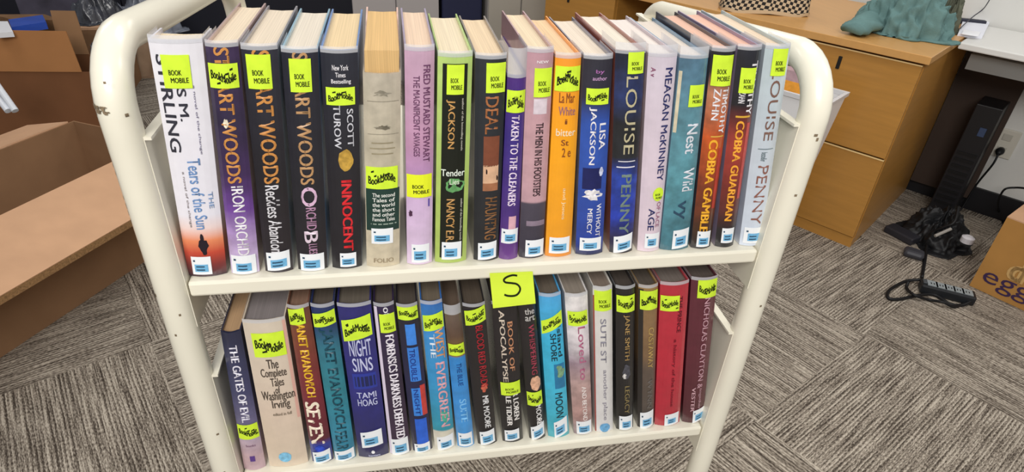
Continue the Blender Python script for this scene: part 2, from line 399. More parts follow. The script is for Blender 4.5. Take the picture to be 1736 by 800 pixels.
            def sf(a, b_, off=0.0009): return spine(u0+(u1-u0)*a, v0+(v1-v0)*b_+tilt*(a-0.5), off)
            if style == 'O':
                nn = 20; ring = [sf(0.5+0.5*math.cos(2*math.pi*i/nn), 0.5+0.5*math.sin(2*math.pi*i/nn)) for i in range(nn)]
                g_.add(ring+[sf(0.5, 0.5)], [(i, (i+1) % nn, nn) for i in range(nn)], gm)
            else: g_.grid(sf, 6, 2, gm)
            if style in 'BYO':
                for s, b0, b1, a0, a1 in (('BOOK', 0.40, 0.56, 0.22, 0.68), ('MOBILE', 0.17, 0.33, 0.26, 0.90)):
                    tv, tf = text_shape(s, 0.02)
                    g_.add([sf(a0+(a1-a0)*x, b0+(b1-b0)*y, 0.0012) for x, y in tv], tf, INK)
            else:           # a stamped, smudged sticker: BOOK MOBILE stamped large and uneven
                tv, tf = text_shape('BookMobile', 0.035); ph = seed.random()*6
                g_.add([sf(0.07+0.86*x, 0.30+0.10*math.sin(6*x+ph)+0.36*y, 0.0012) for x, y in tv], tf, INK)
                for q in range(5):
                    a0 = 0.1+0.75*seed.random(); b0 = 0.15+0.6*seed.random(); w_ = 0.05+0.12*seed.random()
                    g_.add([sf(a0, b0, .0012), sf(a0+w_, b0+0.03, .0012), sf(a0+w_, b0+0.12, .0012), sf(a0, b0+0.07, .0012)], [(0, 1, 2, 3)], INK)
            o = g_.build('green_sticker', root, org, flip=False)
        elif k == 'L':
            _, u0, u1, y0, y1 = it[:5]; tilt = it[5] if len(it) > 5 else 0.0
            l = MB(); v1, v0 = V(y0), V(y1)
            def lf(a, b_, off=0.0009): return spine(u0+(u1-u0)*a, v0+(v1-v0)*b_+tilt*(a-0.5), off)
            l.grid(lf, 6, 2, LABELW)
            a0 = 0.12+0.1*seed.random(); a1 = 0.78+0.12*seed.random(); b0 = 0.16; b1 = 0.56+0.08*seed.random()
            l.grid(lambda a, b_: lf(a0+(a1-a0)*a, b0+(b1-b0)*b_, 0.0012), 4, 1, LABELB)
            for q in range(2):
                bb = b0+0.08+0.18*q; l.grid(lambda a, b_: lf(a0+0.08+(a1-a0-0.25)*a, bb+0.07*b_, 0.0014), 4, 1, LABELK)
            l.grid(lambda a, b_: lf(0.1+0.1*a, 0.72+0.1*b_, 0.0012), 1, 1, LABELK)
            l.build('spine_label', root, org, flip=False)
    return root

UP, LO = ZU+LIP, ZL+LIP
GU, GL = 'books on the upper shelf of the cart', 'books on the lower shelf of the cart'
Q = lambda *p: [(p[0], p[1]), (p[2], p[3]), (p[4], p[5]), (p[6], p[7])]      # top left, top right, bottom left, bottom right
BLK, WHT, ORG = '17161c', 'e9e6ea', 'c98a48'

# --- upper shelf, left to right
book('white book with a red sunset low on its spine, leftmost on the upper shelf', Q(246, 66, 342, 70, 316, 467, 384, 465), UP,
     [(0, '33202c'), (0.06, '7d2c2c'), (0.12, 'c2452f'), (0.18, 'e58a5e'), (0.24, 'ead3cf'), (0.3, 'e3e1ea'), (1, 'e2e0e6')], GU, pages='efe3cb', film=0.004, noise=0.03, D=0.04,
     items=[('T', 'STIRLING', 0.10, 0.34, 88, 236, '2f2f3a'), ('T', 'S M.', 0.42, 0.60, 136, 186, '2f2f3a'), ('T', 'a novel of the change', 0.72, 0.78, 132, 240, '9a96ae'),
            ('T', 'Tears of the Sun', 0.42, 0.70, 246, 372, '6f93c4'), ('T', 'THE', 0.78, 0.88, 305, 335, '7f9cc4'), ('T', 'a novel of the change', 0.26, 0.33, 268, 368, 'a49c9c'),
            ('E', 0.38, 0.66, 385, 424, '1d1420', 0.45), ('E', 0.46, 0.56, 380, 396, '1d1420', 0.2), ('G', 0.20, 0.74, 88, 136, 'B'), ('L', 0.16, 0.66, 425, 461)])
book('dark hardcover whose spine fades to lilac, second on the upper shelf', Q(344, 72, 403, 77, 391, 468, 440, 466), UP,
     [(0, 'cfc0dc'), (0.16, 'b49ac8'), (0.32, '6a3f92'), (0.48, '3a2352'), (0.7, '2c2240'), (1, '3a2a4c')], GU, boards='b09692', pages='f1e6d3', noise=0.2,
     items=[('T', 'STUART WOODS', 0.26, 0.72, 79, 292, ORG, 0.02), ('T', 'IRON ORCHID', 0.34, 0.74, 297, 428, WHT), ('E', 0.3, 0.5, 184, 200, 'f0e0c8', 0.3), ('G', 0.03, 0.93, 102, 138, 'S'), ('L', 0.06, 0.92, 428, 466)])
book('black hardcover with ochre capitals and white script below, third on the upper shelf', Q(405, 78, 470, 81, 449, 467, 497, 463), UP,
     [(0, '241a26'), (0.1, '201a22'), (0.5, '191820'), (1, '2a2a36')], GU, boards='8f8c92', pages='eee5d6',
     items=[('T', 'STUART WOODS', 0.30, 0.78, 84, 294, ORG, 0.02), ('T', 'Reckless Abandon', 0.30, 0.74, 297, 424, 'd8d6da'), ('G', 0.12, 0.80, 90, 140, 'B'), ('L', 0.10, 0.92, 423, 460, 0.01)])
book('black hardcover with tan capitals and a large round pink initial, fourth on the upper shelf', Q(474, 83, 539, 86, 505, 466, 556, 463), UP,
     [(0, '1c1620'), (0.3, '1a1a22'), (1, '232430')], GU, boards='8fb2c4', pages='ece8df',
     items=[('T', 'STUART WOODS', 0.30, 0.72, 88, 298, 'b98f63', 0.02), ('T', 'O', 0.28, 0.78, 302, 338, 'd9b6d0'), ('T', 'RCHID', 0.40, 0.72, 340, 382, 'b58aa8'), ('T', 'B', 0.30, 0.74, 385, 408, 'd9c6d4'), ('T', 'LUES', 0.42, 0.70, 410, 430, 'b58aa8'), ('G', 0.20, 0.80, 97, 146, 'B'), ('L', 0.10, 0.90, 430, 465)])
book('black hardcover with a gold seal and red title lettering, fifth on the upper shelf', Q(541, 84, 607, 86, 563, 462, 614, 459), UP,
     [(0, '14131c'), (0.5, '1d1c24'), (1, '262833')], GU, boards='6f90c4', pages='f0dcb6',
     items=[('H', 'New York', 0.30, 0.74, 106, 114, WHT), ('H', 'Times', 0.38, 0.66, 117, 124, WHT), ('H', 'Bestselling', 0.26, 0.80, 127, 135, WHT), ('T', 'SCOTT', 0.66, 0.84, 172, 233, 'cfcfd6'), ('T', 'TUROW', 0.28, 0.48, 166, 236, 'cfcfd6'),
            ('E', 0.34, 0.82, 236, 275, 'b8923e', 0.12), ('T', 'INNOCENT', 0.42, 0.74, 290, 424, 'd8272f', 0.03), ('G', 0.10, 0.90, 139, 166, 'S'), ('L', 0.28, 0.82, 428, 456)])
book('thick worn beige cloth book with a dark green title panel and exposed page tops', Q(613, 83, 681, 83, 621, 458, 678, 457), UP,
     [(0, 'c9bda4'), (0.5, 'b9b09a'), (0.9, 'b4ab9a'), (1, 'd9b6a8')], GU, pages='e9c68c', film=0, noise=0.16, spine_top=0.905, coat=0.1, pv=0.985, D=0.165,
     items=[('R', 0.02, 0.98, 306, 385, '1f3a33'), ('E', 0.18, 0.82, 142, 154, '8d8676', 0.6), ('E', 0.22, 0.84, 196, 206, '6f6858', 0.6), ('R', 0.1, 0.95, 160, 161, '8d8676'), ('R', 0.1, 0.95, 212, 213, '8d8676'), ('R', 0.2, 0.8, 226, 228, '93896f'), ('R', 0.15, 0.85, 235, 237, '93896f'), ('R', 0.2, 0.8, 244, 246, '93896f')] +
           [('H', s, 0.2, 0.85, 314+9*i, 321+9*i, 'e9ebe4') for i, s in enumerate(('The second', 'Tales of', 'the world', 'the short', 'and other', 'Famous Tales'))] +
           [('R', 0.15, 0.9, 371, 373, '9aa89c'), ('H', 'FOLIO', 0.22, 0.82, 440, 449, '9a8a70'), ('G', 0.03, 0.93, 267, 306, 'S'), ('L', 0.16, 0.80, 380, 410)])
book('mauve and lilac hardcover with two columns of dark capitals on the upper shelf', Q(685, 80, 738, 83, 690, 462, 733, 459), UP,
     [(0, 'd9c3dc'), (0.36, 'cfb2d6'), (0.4, 'b48cc0'), (0.6, 'bd8fae'), (1, 'c3a0b6')], GU, boards='a89cb4', pages='f2dcc9', noise=0.08,
     items=[('T', 'FRED MUSTARD STEWART', 0.62, 0.86, 106, 262, '6b3f62'), ('T', 'THE MAGNIFICENT SAVAGES', 0.28, 0.50, 122, 252, '6b3f62'), ('E', 0.05, 0.25, 350, 366, '4a2a46', 0.5), ('R', 0.82, 0.88, 330, 345, '5b4aa0'), ('G', 0.02, 0.95, 284, 326, 'Y'), ('L', 0.18, 0.88, 418, 456)])
book('black hardcover in a bright green border with gold lettering on the upper shelf', Q(742, 90, 803, 94, 737, 459, 791, 456), UP,
     [(0, 'a7bd5c'), (1, 'b3cf76')], GU, pages='f3e9d2', noise=0.08,
     items=[('R', 0.14, 0.86, 106, 447, '14180f', 0.0), ('T', 'JACKSON', 0.26, 0.52, 160, 240, 'c9995a'), ('T', 'author of the bestselling novels', 0.70, 0.78, 158, 244, 'd8d4c8'), ('E', 0.22, 0.88, 288, 320, '5f9a5c', 0.3), ('H', 'Tender', 0.14, 0.86, 276, 288, 'e4ece0'), ('H', 'Lies', 0.4, 0.7, 293, 303, 'd8e4cc'),
            ('T', 'NANCY E.R.', 0.32, 0.58, 330, 414, 'c9995a'), ('T', 'author of the bestselling novels', 0.74, 0.82, 330, 412, 'e8e4d8'), ('G', 0.26, 0.76, 107, 152, 'B'), ('L', 0.20, 0.82, 414, 450)])
book('black hardcover with a brown and cream picture panel, beside the green bordered book', Q(806, 95, 861, 96, 803, 456, 845, 453), UP,
     [(0, '1b1d22'), (0.5, '20242a'), (1, '272b30')], GU, boards='8a8078', pages='f1dfc2',
     items=[('T', 'DEAL', 0.34, 0.78, 156, 216, 'a5683e'), ('R', 0.30, 0.86, 220, 272, '7a4530'), ('R', 0.30, 0.86, 270, 302, 'd8ae8c'), ('T', '/', 0.4, 0.85, 276, 298, '2a1a18', 0.02), ('R', 0.3, 0.86, 302, 316, 'a06a4a'), ('T', 'HAUNTING', 0.40, 0.86, 328, 410, '8a5f38'), ('G', 0.34, 0.98, 105, 150, 'B'), ('L', 0.16, 0.90, 416, 451, 0.01)])
book('short violet book with pale capitals standing low between taller books on the upper shelf', Q(861, 128, 894, 128, 846, 448, 878, 446), UP,
     [(0, '6a3a86'), (0.25, '4a2c7a'), (0.7, '3a2a80'), (1, '4a2a78')], GU, pages='e2d6c8', film=0.026, D=0.14,
     items=[('T', 'TAKEN TO THE CLEANERS', 0.30, 0.72, 188, 342, 'e8d8ea', 0.02), ('R', 0.4, 0.8, 362, 387, 'd8a8b4'), ('G', 0.02, 0.98, 150, 184, 'S'), ('L', 0.06, 0.94, 386, 414)])
book('dusty pink hardcover with dark picture panels near its foot, right of the short violet book', Q(895, 82, 941, 87, 880, 449, 922, 447), UP,
     [(0, '2c2a36'), (0.12, '3a3644'), (0.3, '4a4452'), (0.31, 'c09aa2'), (0.6, 'c39aa0'), (1, 'b9909a')], GU, boards='b48f94', pages='f4e6cc', noise=0.1,
     items=[('H', 'NEW', 0.35, 0.8, 100, 104, 'f0e8ea'), ('R', 0.30, 0.82, 158, 182, 'd9ccd4'), ('T', 'THE MEN IN HIS FOOTSTEPS', 0.42, 0.72, 196, 324, '38262c', 0.02), ('R', 0.22, 0.96, 372, 382, '8a7a8a'), ('G', 0.28, 0.96, 111, 155, 'B'), ('L', 0.22, 0.98, 410, 444)])
book('bright orange hardcover in the middle of the upper shelf', Q(943, 93, 988, 96, 924, 450, 969, 447), UP,
     [(0, 'e08a2a'), (0.08, 'f0a020'), (0.6, 'f6a614'), (1, 'f39a2a')], GU, pages='f3d9b4', noise=0.04,
     items=[('H', 'La Mar', 0.2, 0.8, 150, 166, '8a4a22'), ('H', 'White', 0.2, 0.85, 172, 186, '9a6a72'), ('H', 'i', 0.45, 0.55, 192, 200, '8a4a22'), ('H', 'bitter', 0.15, 0.9, 208, 220, 'f4e2c0'), ('H', 'St', 0.35, 0.65, 226, 236, '8a4a22'), ('H', '2 e', 0.4, 0.75, 240, 256, '8a4a22'), ('T', 'and Jones', 0.48, 0.66, 312, 372, 'fbe0a8'), ('G', 0.02, 0.98, 110, 148, 'S'), ('L', 0.12, 0.90, 408, 441)])
book('royal blue hardcover with white lettering and a white beast below the title', Q(991, 97, 1042, 95, 976, 443, 1023, 440), UP,
     [(0, '141a44'), (0.08, '24409a'), (0.45, '2a4fa8'), (0.7, '2b52ac'), (0.82, '2a2838'), (1, '2c2a34')], GU, boards='7f8090', pages='f4ebe0',
     items=[('H', 'by', 0.4, 0.7, 115, 122, 'a86aa8'), ('H', 'author', 0.3, 0.8, 125, 131, 'c8a0c8'), ('T', 'LISA', 0.62, 0.86, 198, 242, WHT), ('T', 'JACKSON', 0.24, 0.50, 172, 268, WHT), ('R', 0.12, 0.8, 274, 312, '1a2058'), ('E', 0.66, 0.86, 272, 290, 'c8cce4', 0.4), ('E', 0.08, 0.9, 308, 336, 'e4e0e2', 0.5), ('T', 'WITHOUT', 0.66, 0.84, 340, 404, WHT), ('T', 'MERCY', 0.34, 0.52, 348, 398, WHT), ('G', 0.12, 0.90, 143, 168, 'S'), ('L', 0.12, 0.90, 406, 432)])
book('black and blue mottled hardcover with tall gold outlined capitals, right of the royal blue book', Q(1045, 86, 1098, 87, 1034, 442, 1073, 439), UP,
     [(0, '181a22'), (0.1, '24244e'), (0.2, '2038a0'), (0.42, '2340a0'), (0.52, '1c1f24'), (0.68, '1d2026'), (0.8, '22305e'), (0.9, '20284a'), (1, '1c202c')], GU, boards='9a5648', pages='f4f0e8', noise=0.4, film=0.008,
     items=[('T', 'LOUISE', 0.36, 0.76, 124, 250, 'b9b08e', 0.0), ('R', 0.2, 0.85, 262, 263.5, WHT, 0), ('R', 0.15, 0.85, 272, 274, WHT, 0), ('T', 'PENNY', 0.34, 0.74, 286, 400, '70827a'), ('G', 0.38, 0.94, 88, 120, 'B'), ('L', 0.14, 0.94, 403, 437, 0.02)])
book('pale pink hardcover with navy capitals and a round green sticker low on the spine', Q(1101, 92, 1152, 92, 1081, 442, 1118, 438), UP,
     [(0, 'dccad4'), (0.5, 'd8c8d4'), (1, 'cfc4d0')], GU, boards='c4b8c0', pages='f2eef0', noise=0.06, film=0.009,
     items=[('T', 'MEAGAN McKINNEY', 0.58, 0.86, 112, 300, '2c3164'), ('T', 'A v', 0.10, 0.25, 112, 126, '8a4a6a'), ('T', 'AGE', 0.34, 0.62, 352, 396, '2c3164'), ('T', 'OF LACE', 0.68, 0.86, 340, 390, 'a06a84'), ('G', 0.46, 0.94, 312, 338, 'O'), ('L', 0.26, 0.92, 402, 432)])
book('blue teal marbled hardcover with white script, left of the orange lettered pair', Q(1155, 95, 1205, 95, 1119, 435, 1168, 434), UP,
     [(0, '3a6a78'), (0.4, '57929e'), (0.75, '5a8896'), (0.9, '4f7488'), (1, '567a90')], GU, boards='7f9cb4', pages='ece7e2', noise=0.3, film=0.009,
     items=[('T', 'Nest', 0.46, 0.86, 200, 250, 'd9dce4'), ('T', 'Wild', 0.5, 0.9, 276, 318, 'd9dce4'), ('T', 'vy', 0.3, 0.7, 335, 372, '2c4a60'), ('R', 0.02, 0.12, 118, 215, 'cfc4a8'), ('G', 0.40, 0.94, 138, 172, 'B'), ('L', 0.36, 0.94, 392, 430, 0.01)])
book('black hardcover with orange flames and yellow capitals, left one of the yellow lettered pair', Q(1210, 82, 1251, 84, 1172, 431, 1206, 429), UP,
     [(0, '15141a'), (0.1, '3a2416'), (0.4, '8a3a1c'), (0.6, 'c4551f'), (0.8, 'b4785a'), (0.9, '2a2428'), (1, '1a1a20')], GU, boards='4a4a52', pages='f0c8b8', noise=0.3,
     items=[('T', 'TIMOTHY', 0.60, 0.88, 140, 214, WHT, 0.02), ('T', 'ZAHN', 0.22, 0.52, 142, 192, WHT, 0.02), ('R', 0.3, 0.9, 218, 220, 'd8b04a', 0), ('T', 'COBRA GAMBLE', 0.26, 0.66, 224, 396, 'f0b030', 0.03), ('R', 0.74, 0.92, 240, 350, 'b43a2c'), ('G', 0.06, 0.92, 92, 138, 'B'), ('L', 0.20, 0.86, 394, 426)])
book('black hardcover with yellow capitals on a red band, right one of the yellow lettered pair', Q(1254, 81, 1296, 80, 1213, 427, 1245, 424), UP,
     [(0, '15141a'), (0.1, '1c1a1e'), (0.35, '7a2a24'), (0.55, 'a43a30'), (0.68, '6a2a28'), (0.75, '1c1a22'), (1, '22232c')], GU, boards='9a8aa4', pages='f2c9b8', noise=0.2,
     items=[('T', 'TIMOTHY', 0.60, 0.88, 100, 182, WHT, 0.02), ('T', 'ZAHN', 0.22, 0.48, 146, 164, WHT, 0.02), ('R', 0.2, 0.86, 184, 187, 'd8a83a', 0), ('T', 'COBRA GUARDIAN', 0.26, 0.62, 192, 372, 'f0a838', 0.03), ('R', 0.76, 0.92, 196, 330, 'c04a44'), ('G', 0.18, 0.84, 110, 148, 'B'), ('L', 0.22, 0.86, 386, 416)])
book('pale grey blue hardcover with thin brown capitals, rightmost on the upper shelf', Q(1301, 79, 1345, 79, 1254, 428, 1292, 424), UP,
     [(0, 'cfd8e6'), (0.5, 'c3ccd6'), (1, 'b6c4c8')], GU, pages='efe0cc', noise=0.05,
     items=[('T', 'LOUISE', 0.34, 0.74, 112, 226, '7a5a4e', 0.0), ('R', 0.2, 0.85, 240, 241.5, '6a7a80', 0), ('T', 'bestseller', 0.35, 0.6, 246, 262, '6a7a80'), ('T', 'PENNY', 0.30, 0.76, 270, 382, '8a5a4e', 0.0), ('G', 0.26, 0.88, 82, 122, 'B'), ('L', 0.10, 0.90, 388, 420)])

# --- lower shelf, left to right; page colours darkened for shade under the upper shelf
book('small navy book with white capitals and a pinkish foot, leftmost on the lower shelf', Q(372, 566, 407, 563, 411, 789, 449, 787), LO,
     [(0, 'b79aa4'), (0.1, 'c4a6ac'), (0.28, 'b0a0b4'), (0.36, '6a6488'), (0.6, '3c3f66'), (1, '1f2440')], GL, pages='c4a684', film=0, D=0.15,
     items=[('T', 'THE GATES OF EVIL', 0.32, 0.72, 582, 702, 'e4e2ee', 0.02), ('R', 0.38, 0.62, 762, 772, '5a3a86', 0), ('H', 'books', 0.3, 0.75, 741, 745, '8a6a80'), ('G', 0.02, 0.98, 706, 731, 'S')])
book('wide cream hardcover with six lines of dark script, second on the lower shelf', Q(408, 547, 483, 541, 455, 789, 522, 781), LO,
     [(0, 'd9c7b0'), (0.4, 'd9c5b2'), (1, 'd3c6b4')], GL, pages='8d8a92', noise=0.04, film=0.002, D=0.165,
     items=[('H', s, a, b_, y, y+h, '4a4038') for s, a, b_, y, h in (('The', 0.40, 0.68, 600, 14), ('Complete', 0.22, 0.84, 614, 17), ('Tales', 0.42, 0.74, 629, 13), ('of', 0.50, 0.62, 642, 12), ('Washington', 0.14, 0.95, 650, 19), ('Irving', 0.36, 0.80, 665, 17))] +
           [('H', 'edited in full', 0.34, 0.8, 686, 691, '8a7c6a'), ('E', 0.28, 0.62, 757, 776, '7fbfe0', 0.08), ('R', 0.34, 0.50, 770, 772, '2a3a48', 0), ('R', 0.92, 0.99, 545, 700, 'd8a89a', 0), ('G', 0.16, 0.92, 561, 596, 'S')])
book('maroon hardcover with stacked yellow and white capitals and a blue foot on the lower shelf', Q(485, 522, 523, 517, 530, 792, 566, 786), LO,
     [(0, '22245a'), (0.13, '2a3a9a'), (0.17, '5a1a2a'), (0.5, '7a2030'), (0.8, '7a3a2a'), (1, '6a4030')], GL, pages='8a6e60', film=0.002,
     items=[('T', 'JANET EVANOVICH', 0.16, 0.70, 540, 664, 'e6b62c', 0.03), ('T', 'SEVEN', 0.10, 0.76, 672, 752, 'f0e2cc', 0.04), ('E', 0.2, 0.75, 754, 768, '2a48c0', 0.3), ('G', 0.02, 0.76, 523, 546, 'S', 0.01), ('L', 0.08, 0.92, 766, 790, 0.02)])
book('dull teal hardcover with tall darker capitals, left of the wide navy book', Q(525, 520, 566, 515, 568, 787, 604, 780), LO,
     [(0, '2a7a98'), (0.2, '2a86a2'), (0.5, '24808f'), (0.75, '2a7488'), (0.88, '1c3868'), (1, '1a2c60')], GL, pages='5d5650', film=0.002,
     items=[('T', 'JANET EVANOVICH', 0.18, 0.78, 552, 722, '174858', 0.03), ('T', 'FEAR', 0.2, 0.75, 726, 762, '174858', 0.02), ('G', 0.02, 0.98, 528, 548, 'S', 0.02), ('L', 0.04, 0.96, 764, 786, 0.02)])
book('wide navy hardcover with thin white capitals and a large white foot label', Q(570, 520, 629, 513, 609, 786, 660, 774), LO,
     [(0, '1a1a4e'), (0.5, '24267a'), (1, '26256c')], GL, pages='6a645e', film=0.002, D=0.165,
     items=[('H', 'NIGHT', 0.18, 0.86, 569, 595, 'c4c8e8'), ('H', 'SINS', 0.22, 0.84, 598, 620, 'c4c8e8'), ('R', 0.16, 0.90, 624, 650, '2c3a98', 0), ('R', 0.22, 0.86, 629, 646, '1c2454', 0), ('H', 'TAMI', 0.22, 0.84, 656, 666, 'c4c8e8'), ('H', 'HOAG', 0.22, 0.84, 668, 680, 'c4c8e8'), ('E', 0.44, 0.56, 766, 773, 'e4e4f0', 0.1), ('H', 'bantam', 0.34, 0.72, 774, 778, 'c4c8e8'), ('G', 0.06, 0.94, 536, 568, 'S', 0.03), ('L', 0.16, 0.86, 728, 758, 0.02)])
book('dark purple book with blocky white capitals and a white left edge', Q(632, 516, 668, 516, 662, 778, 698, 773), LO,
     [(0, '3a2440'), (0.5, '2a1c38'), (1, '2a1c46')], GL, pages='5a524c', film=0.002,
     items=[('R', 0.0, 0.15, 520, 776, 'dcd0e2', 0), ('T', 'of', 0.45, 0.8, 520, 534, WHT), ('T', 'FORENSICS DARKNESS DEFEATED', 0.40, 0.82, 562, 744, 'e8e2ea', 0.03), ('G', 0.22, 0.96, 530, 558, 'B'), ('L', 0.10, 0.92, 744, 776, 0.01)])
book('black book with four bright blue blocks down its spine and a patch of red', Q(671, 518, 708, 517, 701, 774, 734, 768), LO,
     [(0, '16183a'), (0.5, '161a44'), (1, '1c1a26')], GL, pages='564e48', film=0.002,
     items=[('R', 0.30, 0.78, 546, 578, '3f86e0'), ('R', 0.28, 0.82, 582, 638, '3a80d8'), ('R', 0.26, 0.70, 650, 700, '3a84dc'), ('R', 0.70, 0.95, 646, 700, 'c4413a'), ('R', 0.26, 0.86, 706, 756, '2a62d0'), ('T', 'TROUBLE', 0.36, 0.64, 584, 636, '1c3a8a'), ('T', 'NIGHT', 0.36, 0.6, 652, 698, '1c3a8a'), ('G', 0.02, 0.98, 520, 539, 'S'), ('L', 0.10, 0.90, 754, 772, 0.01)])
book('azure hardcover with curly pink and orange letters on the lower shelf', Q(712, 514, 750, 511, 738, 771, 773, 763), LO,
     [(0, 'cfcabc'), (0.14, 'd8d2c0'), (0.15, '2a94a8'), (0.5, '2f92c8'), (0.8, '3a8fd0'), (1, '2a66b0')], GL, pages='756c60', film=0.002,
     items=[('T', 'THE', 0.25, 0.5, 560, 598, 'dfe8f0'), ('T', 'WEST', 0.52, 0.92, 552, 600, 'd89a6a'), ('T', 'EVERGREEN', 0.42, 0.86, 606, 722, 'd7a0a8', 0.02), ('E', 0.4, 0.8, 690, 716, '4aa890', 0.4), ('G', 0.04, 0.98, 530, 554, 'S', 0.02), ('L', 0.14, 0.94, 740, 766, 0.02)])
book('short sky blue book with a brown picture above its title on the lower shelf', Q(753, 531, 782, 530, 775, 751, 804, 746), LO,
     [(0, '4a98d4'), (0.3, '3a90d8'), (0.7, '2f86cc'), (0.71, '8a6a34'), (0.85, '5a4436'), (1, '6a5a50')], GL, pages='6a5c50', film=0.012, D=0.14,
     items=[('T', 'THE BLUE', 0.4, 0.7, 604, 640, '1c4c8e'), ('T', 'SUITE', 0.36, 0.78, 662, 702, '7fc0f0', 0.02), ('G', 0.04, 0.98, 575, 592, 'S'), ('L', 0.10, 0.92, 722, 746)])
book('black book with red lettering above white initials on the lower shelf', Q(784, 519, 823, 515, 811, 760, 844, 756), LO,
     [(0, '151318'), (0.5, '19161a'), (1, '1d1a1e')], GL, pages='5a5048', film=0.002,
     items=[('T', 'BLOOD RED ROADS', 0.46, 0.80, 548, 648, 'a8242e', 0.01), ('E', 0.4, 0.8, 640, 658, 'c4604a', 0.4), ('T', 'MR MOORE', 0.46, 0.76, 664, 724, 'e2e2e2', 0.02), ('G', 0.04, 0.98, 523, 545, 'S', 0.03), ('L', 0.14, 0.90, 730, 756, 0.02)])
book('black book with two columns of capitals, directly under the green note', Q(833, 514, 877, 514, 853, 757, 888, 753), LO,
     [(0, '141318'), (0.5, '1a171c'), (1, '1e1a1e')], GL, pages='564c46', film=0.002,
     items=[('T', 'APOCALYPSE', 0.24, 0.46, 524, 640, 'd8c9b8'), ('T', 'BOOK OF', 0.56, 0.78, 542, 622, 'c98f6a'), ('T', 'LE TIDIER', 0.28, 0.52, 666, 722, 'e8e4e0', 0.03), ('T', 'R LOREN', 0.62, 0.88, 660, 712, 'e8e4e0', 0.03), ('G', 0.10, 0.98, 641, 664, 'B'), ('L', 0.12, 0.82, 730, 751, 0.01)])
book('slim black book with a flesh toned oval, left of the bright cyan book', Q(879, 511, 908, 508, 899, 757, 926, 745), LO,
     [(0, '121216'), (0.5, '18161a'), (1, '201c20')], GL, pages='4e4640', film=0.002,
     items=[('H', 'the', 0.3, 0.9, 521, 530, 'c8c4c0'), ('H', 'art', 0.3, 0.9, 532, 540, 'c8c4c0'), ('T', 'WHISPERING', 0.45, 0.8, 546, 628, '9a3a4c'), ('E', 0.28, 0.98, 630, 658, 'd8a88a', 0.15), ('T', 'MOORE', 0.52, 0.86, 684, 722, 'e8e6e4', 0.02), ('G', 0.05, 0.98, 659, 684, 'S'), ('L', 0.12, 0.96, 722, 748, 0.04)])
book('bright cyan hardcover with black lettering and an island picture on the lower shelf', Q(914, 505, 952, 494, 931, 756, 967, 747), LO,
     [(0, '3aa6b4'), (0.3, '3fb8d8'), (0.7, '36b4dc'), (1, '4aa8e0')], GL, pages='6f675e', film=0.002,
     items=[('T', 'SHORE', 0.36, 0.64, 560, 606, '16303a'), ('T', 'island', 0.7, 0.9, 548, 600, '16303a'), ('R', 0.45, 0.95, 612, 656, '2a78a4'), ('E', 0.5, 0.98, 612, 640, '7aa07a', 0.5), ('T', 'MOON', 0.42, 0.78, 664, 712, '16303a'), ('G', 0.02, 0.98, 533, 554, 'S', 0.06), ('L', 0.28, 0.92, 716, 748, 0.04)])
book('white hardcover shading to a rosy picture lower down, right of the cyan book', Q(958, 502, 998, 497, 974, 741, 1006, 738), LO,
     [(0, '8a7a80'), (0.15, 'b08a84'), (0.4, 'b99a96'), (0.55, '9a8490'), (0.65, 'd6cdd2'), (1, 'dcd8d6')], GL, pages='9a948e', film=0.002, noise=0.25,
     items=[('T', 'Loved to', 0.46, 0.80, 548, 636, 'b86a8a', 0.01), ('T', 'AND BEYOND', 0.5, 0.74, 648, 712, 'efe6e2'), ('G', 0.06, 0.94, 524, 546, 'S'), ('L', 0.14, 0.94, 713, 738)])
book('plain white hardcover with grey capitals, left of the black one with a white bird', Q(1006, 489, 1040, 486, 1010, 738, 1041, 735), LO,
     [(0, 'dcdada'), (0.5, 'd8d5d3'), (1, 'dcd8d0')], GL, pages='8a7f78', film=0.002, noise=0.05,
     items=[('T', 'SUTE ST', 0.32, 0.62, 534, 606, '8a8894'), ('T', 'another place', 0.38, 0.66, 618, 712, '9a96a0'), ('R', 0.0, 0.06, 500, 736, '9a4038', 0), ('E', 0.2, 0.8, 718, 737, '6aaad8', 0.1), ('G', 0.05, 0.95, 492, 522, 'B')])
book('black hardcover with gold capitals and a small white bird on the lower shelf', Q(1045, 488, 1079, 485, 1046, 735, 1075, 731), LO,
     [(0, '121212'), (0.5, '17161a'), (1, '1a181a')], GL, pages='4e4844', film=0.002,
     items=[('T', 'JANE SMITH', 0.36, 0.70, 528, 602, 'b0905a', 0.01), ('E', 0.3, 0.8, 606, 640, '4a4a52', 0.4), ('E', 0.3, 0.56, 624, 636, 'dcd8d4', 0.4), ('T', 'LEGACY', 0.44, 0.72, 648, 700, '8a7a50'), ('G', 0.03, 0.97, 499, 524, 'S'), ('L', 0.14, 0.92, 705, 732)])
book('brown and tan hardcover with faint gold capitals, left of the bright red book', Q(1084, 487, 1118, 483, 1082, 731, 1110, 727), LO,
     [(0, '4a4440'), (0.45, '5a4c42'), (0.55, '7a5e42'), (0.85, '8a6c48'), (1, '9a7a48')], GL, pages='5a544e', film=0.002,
     items=[('R', 0.0, 0.22, 490, 730, '2c2826', 0), ('T', 'CASTAWAY', 0.5, 0.8, 548, 616, 'b89a5c'), ('T', 'WYNN', 0.5, 0.8, 636, 690, '6a6460'), ('G', 0.06, 0.98, 492, 520, 'S'), ('L', 0.12, 0.92, 697, 729, 0.02)])
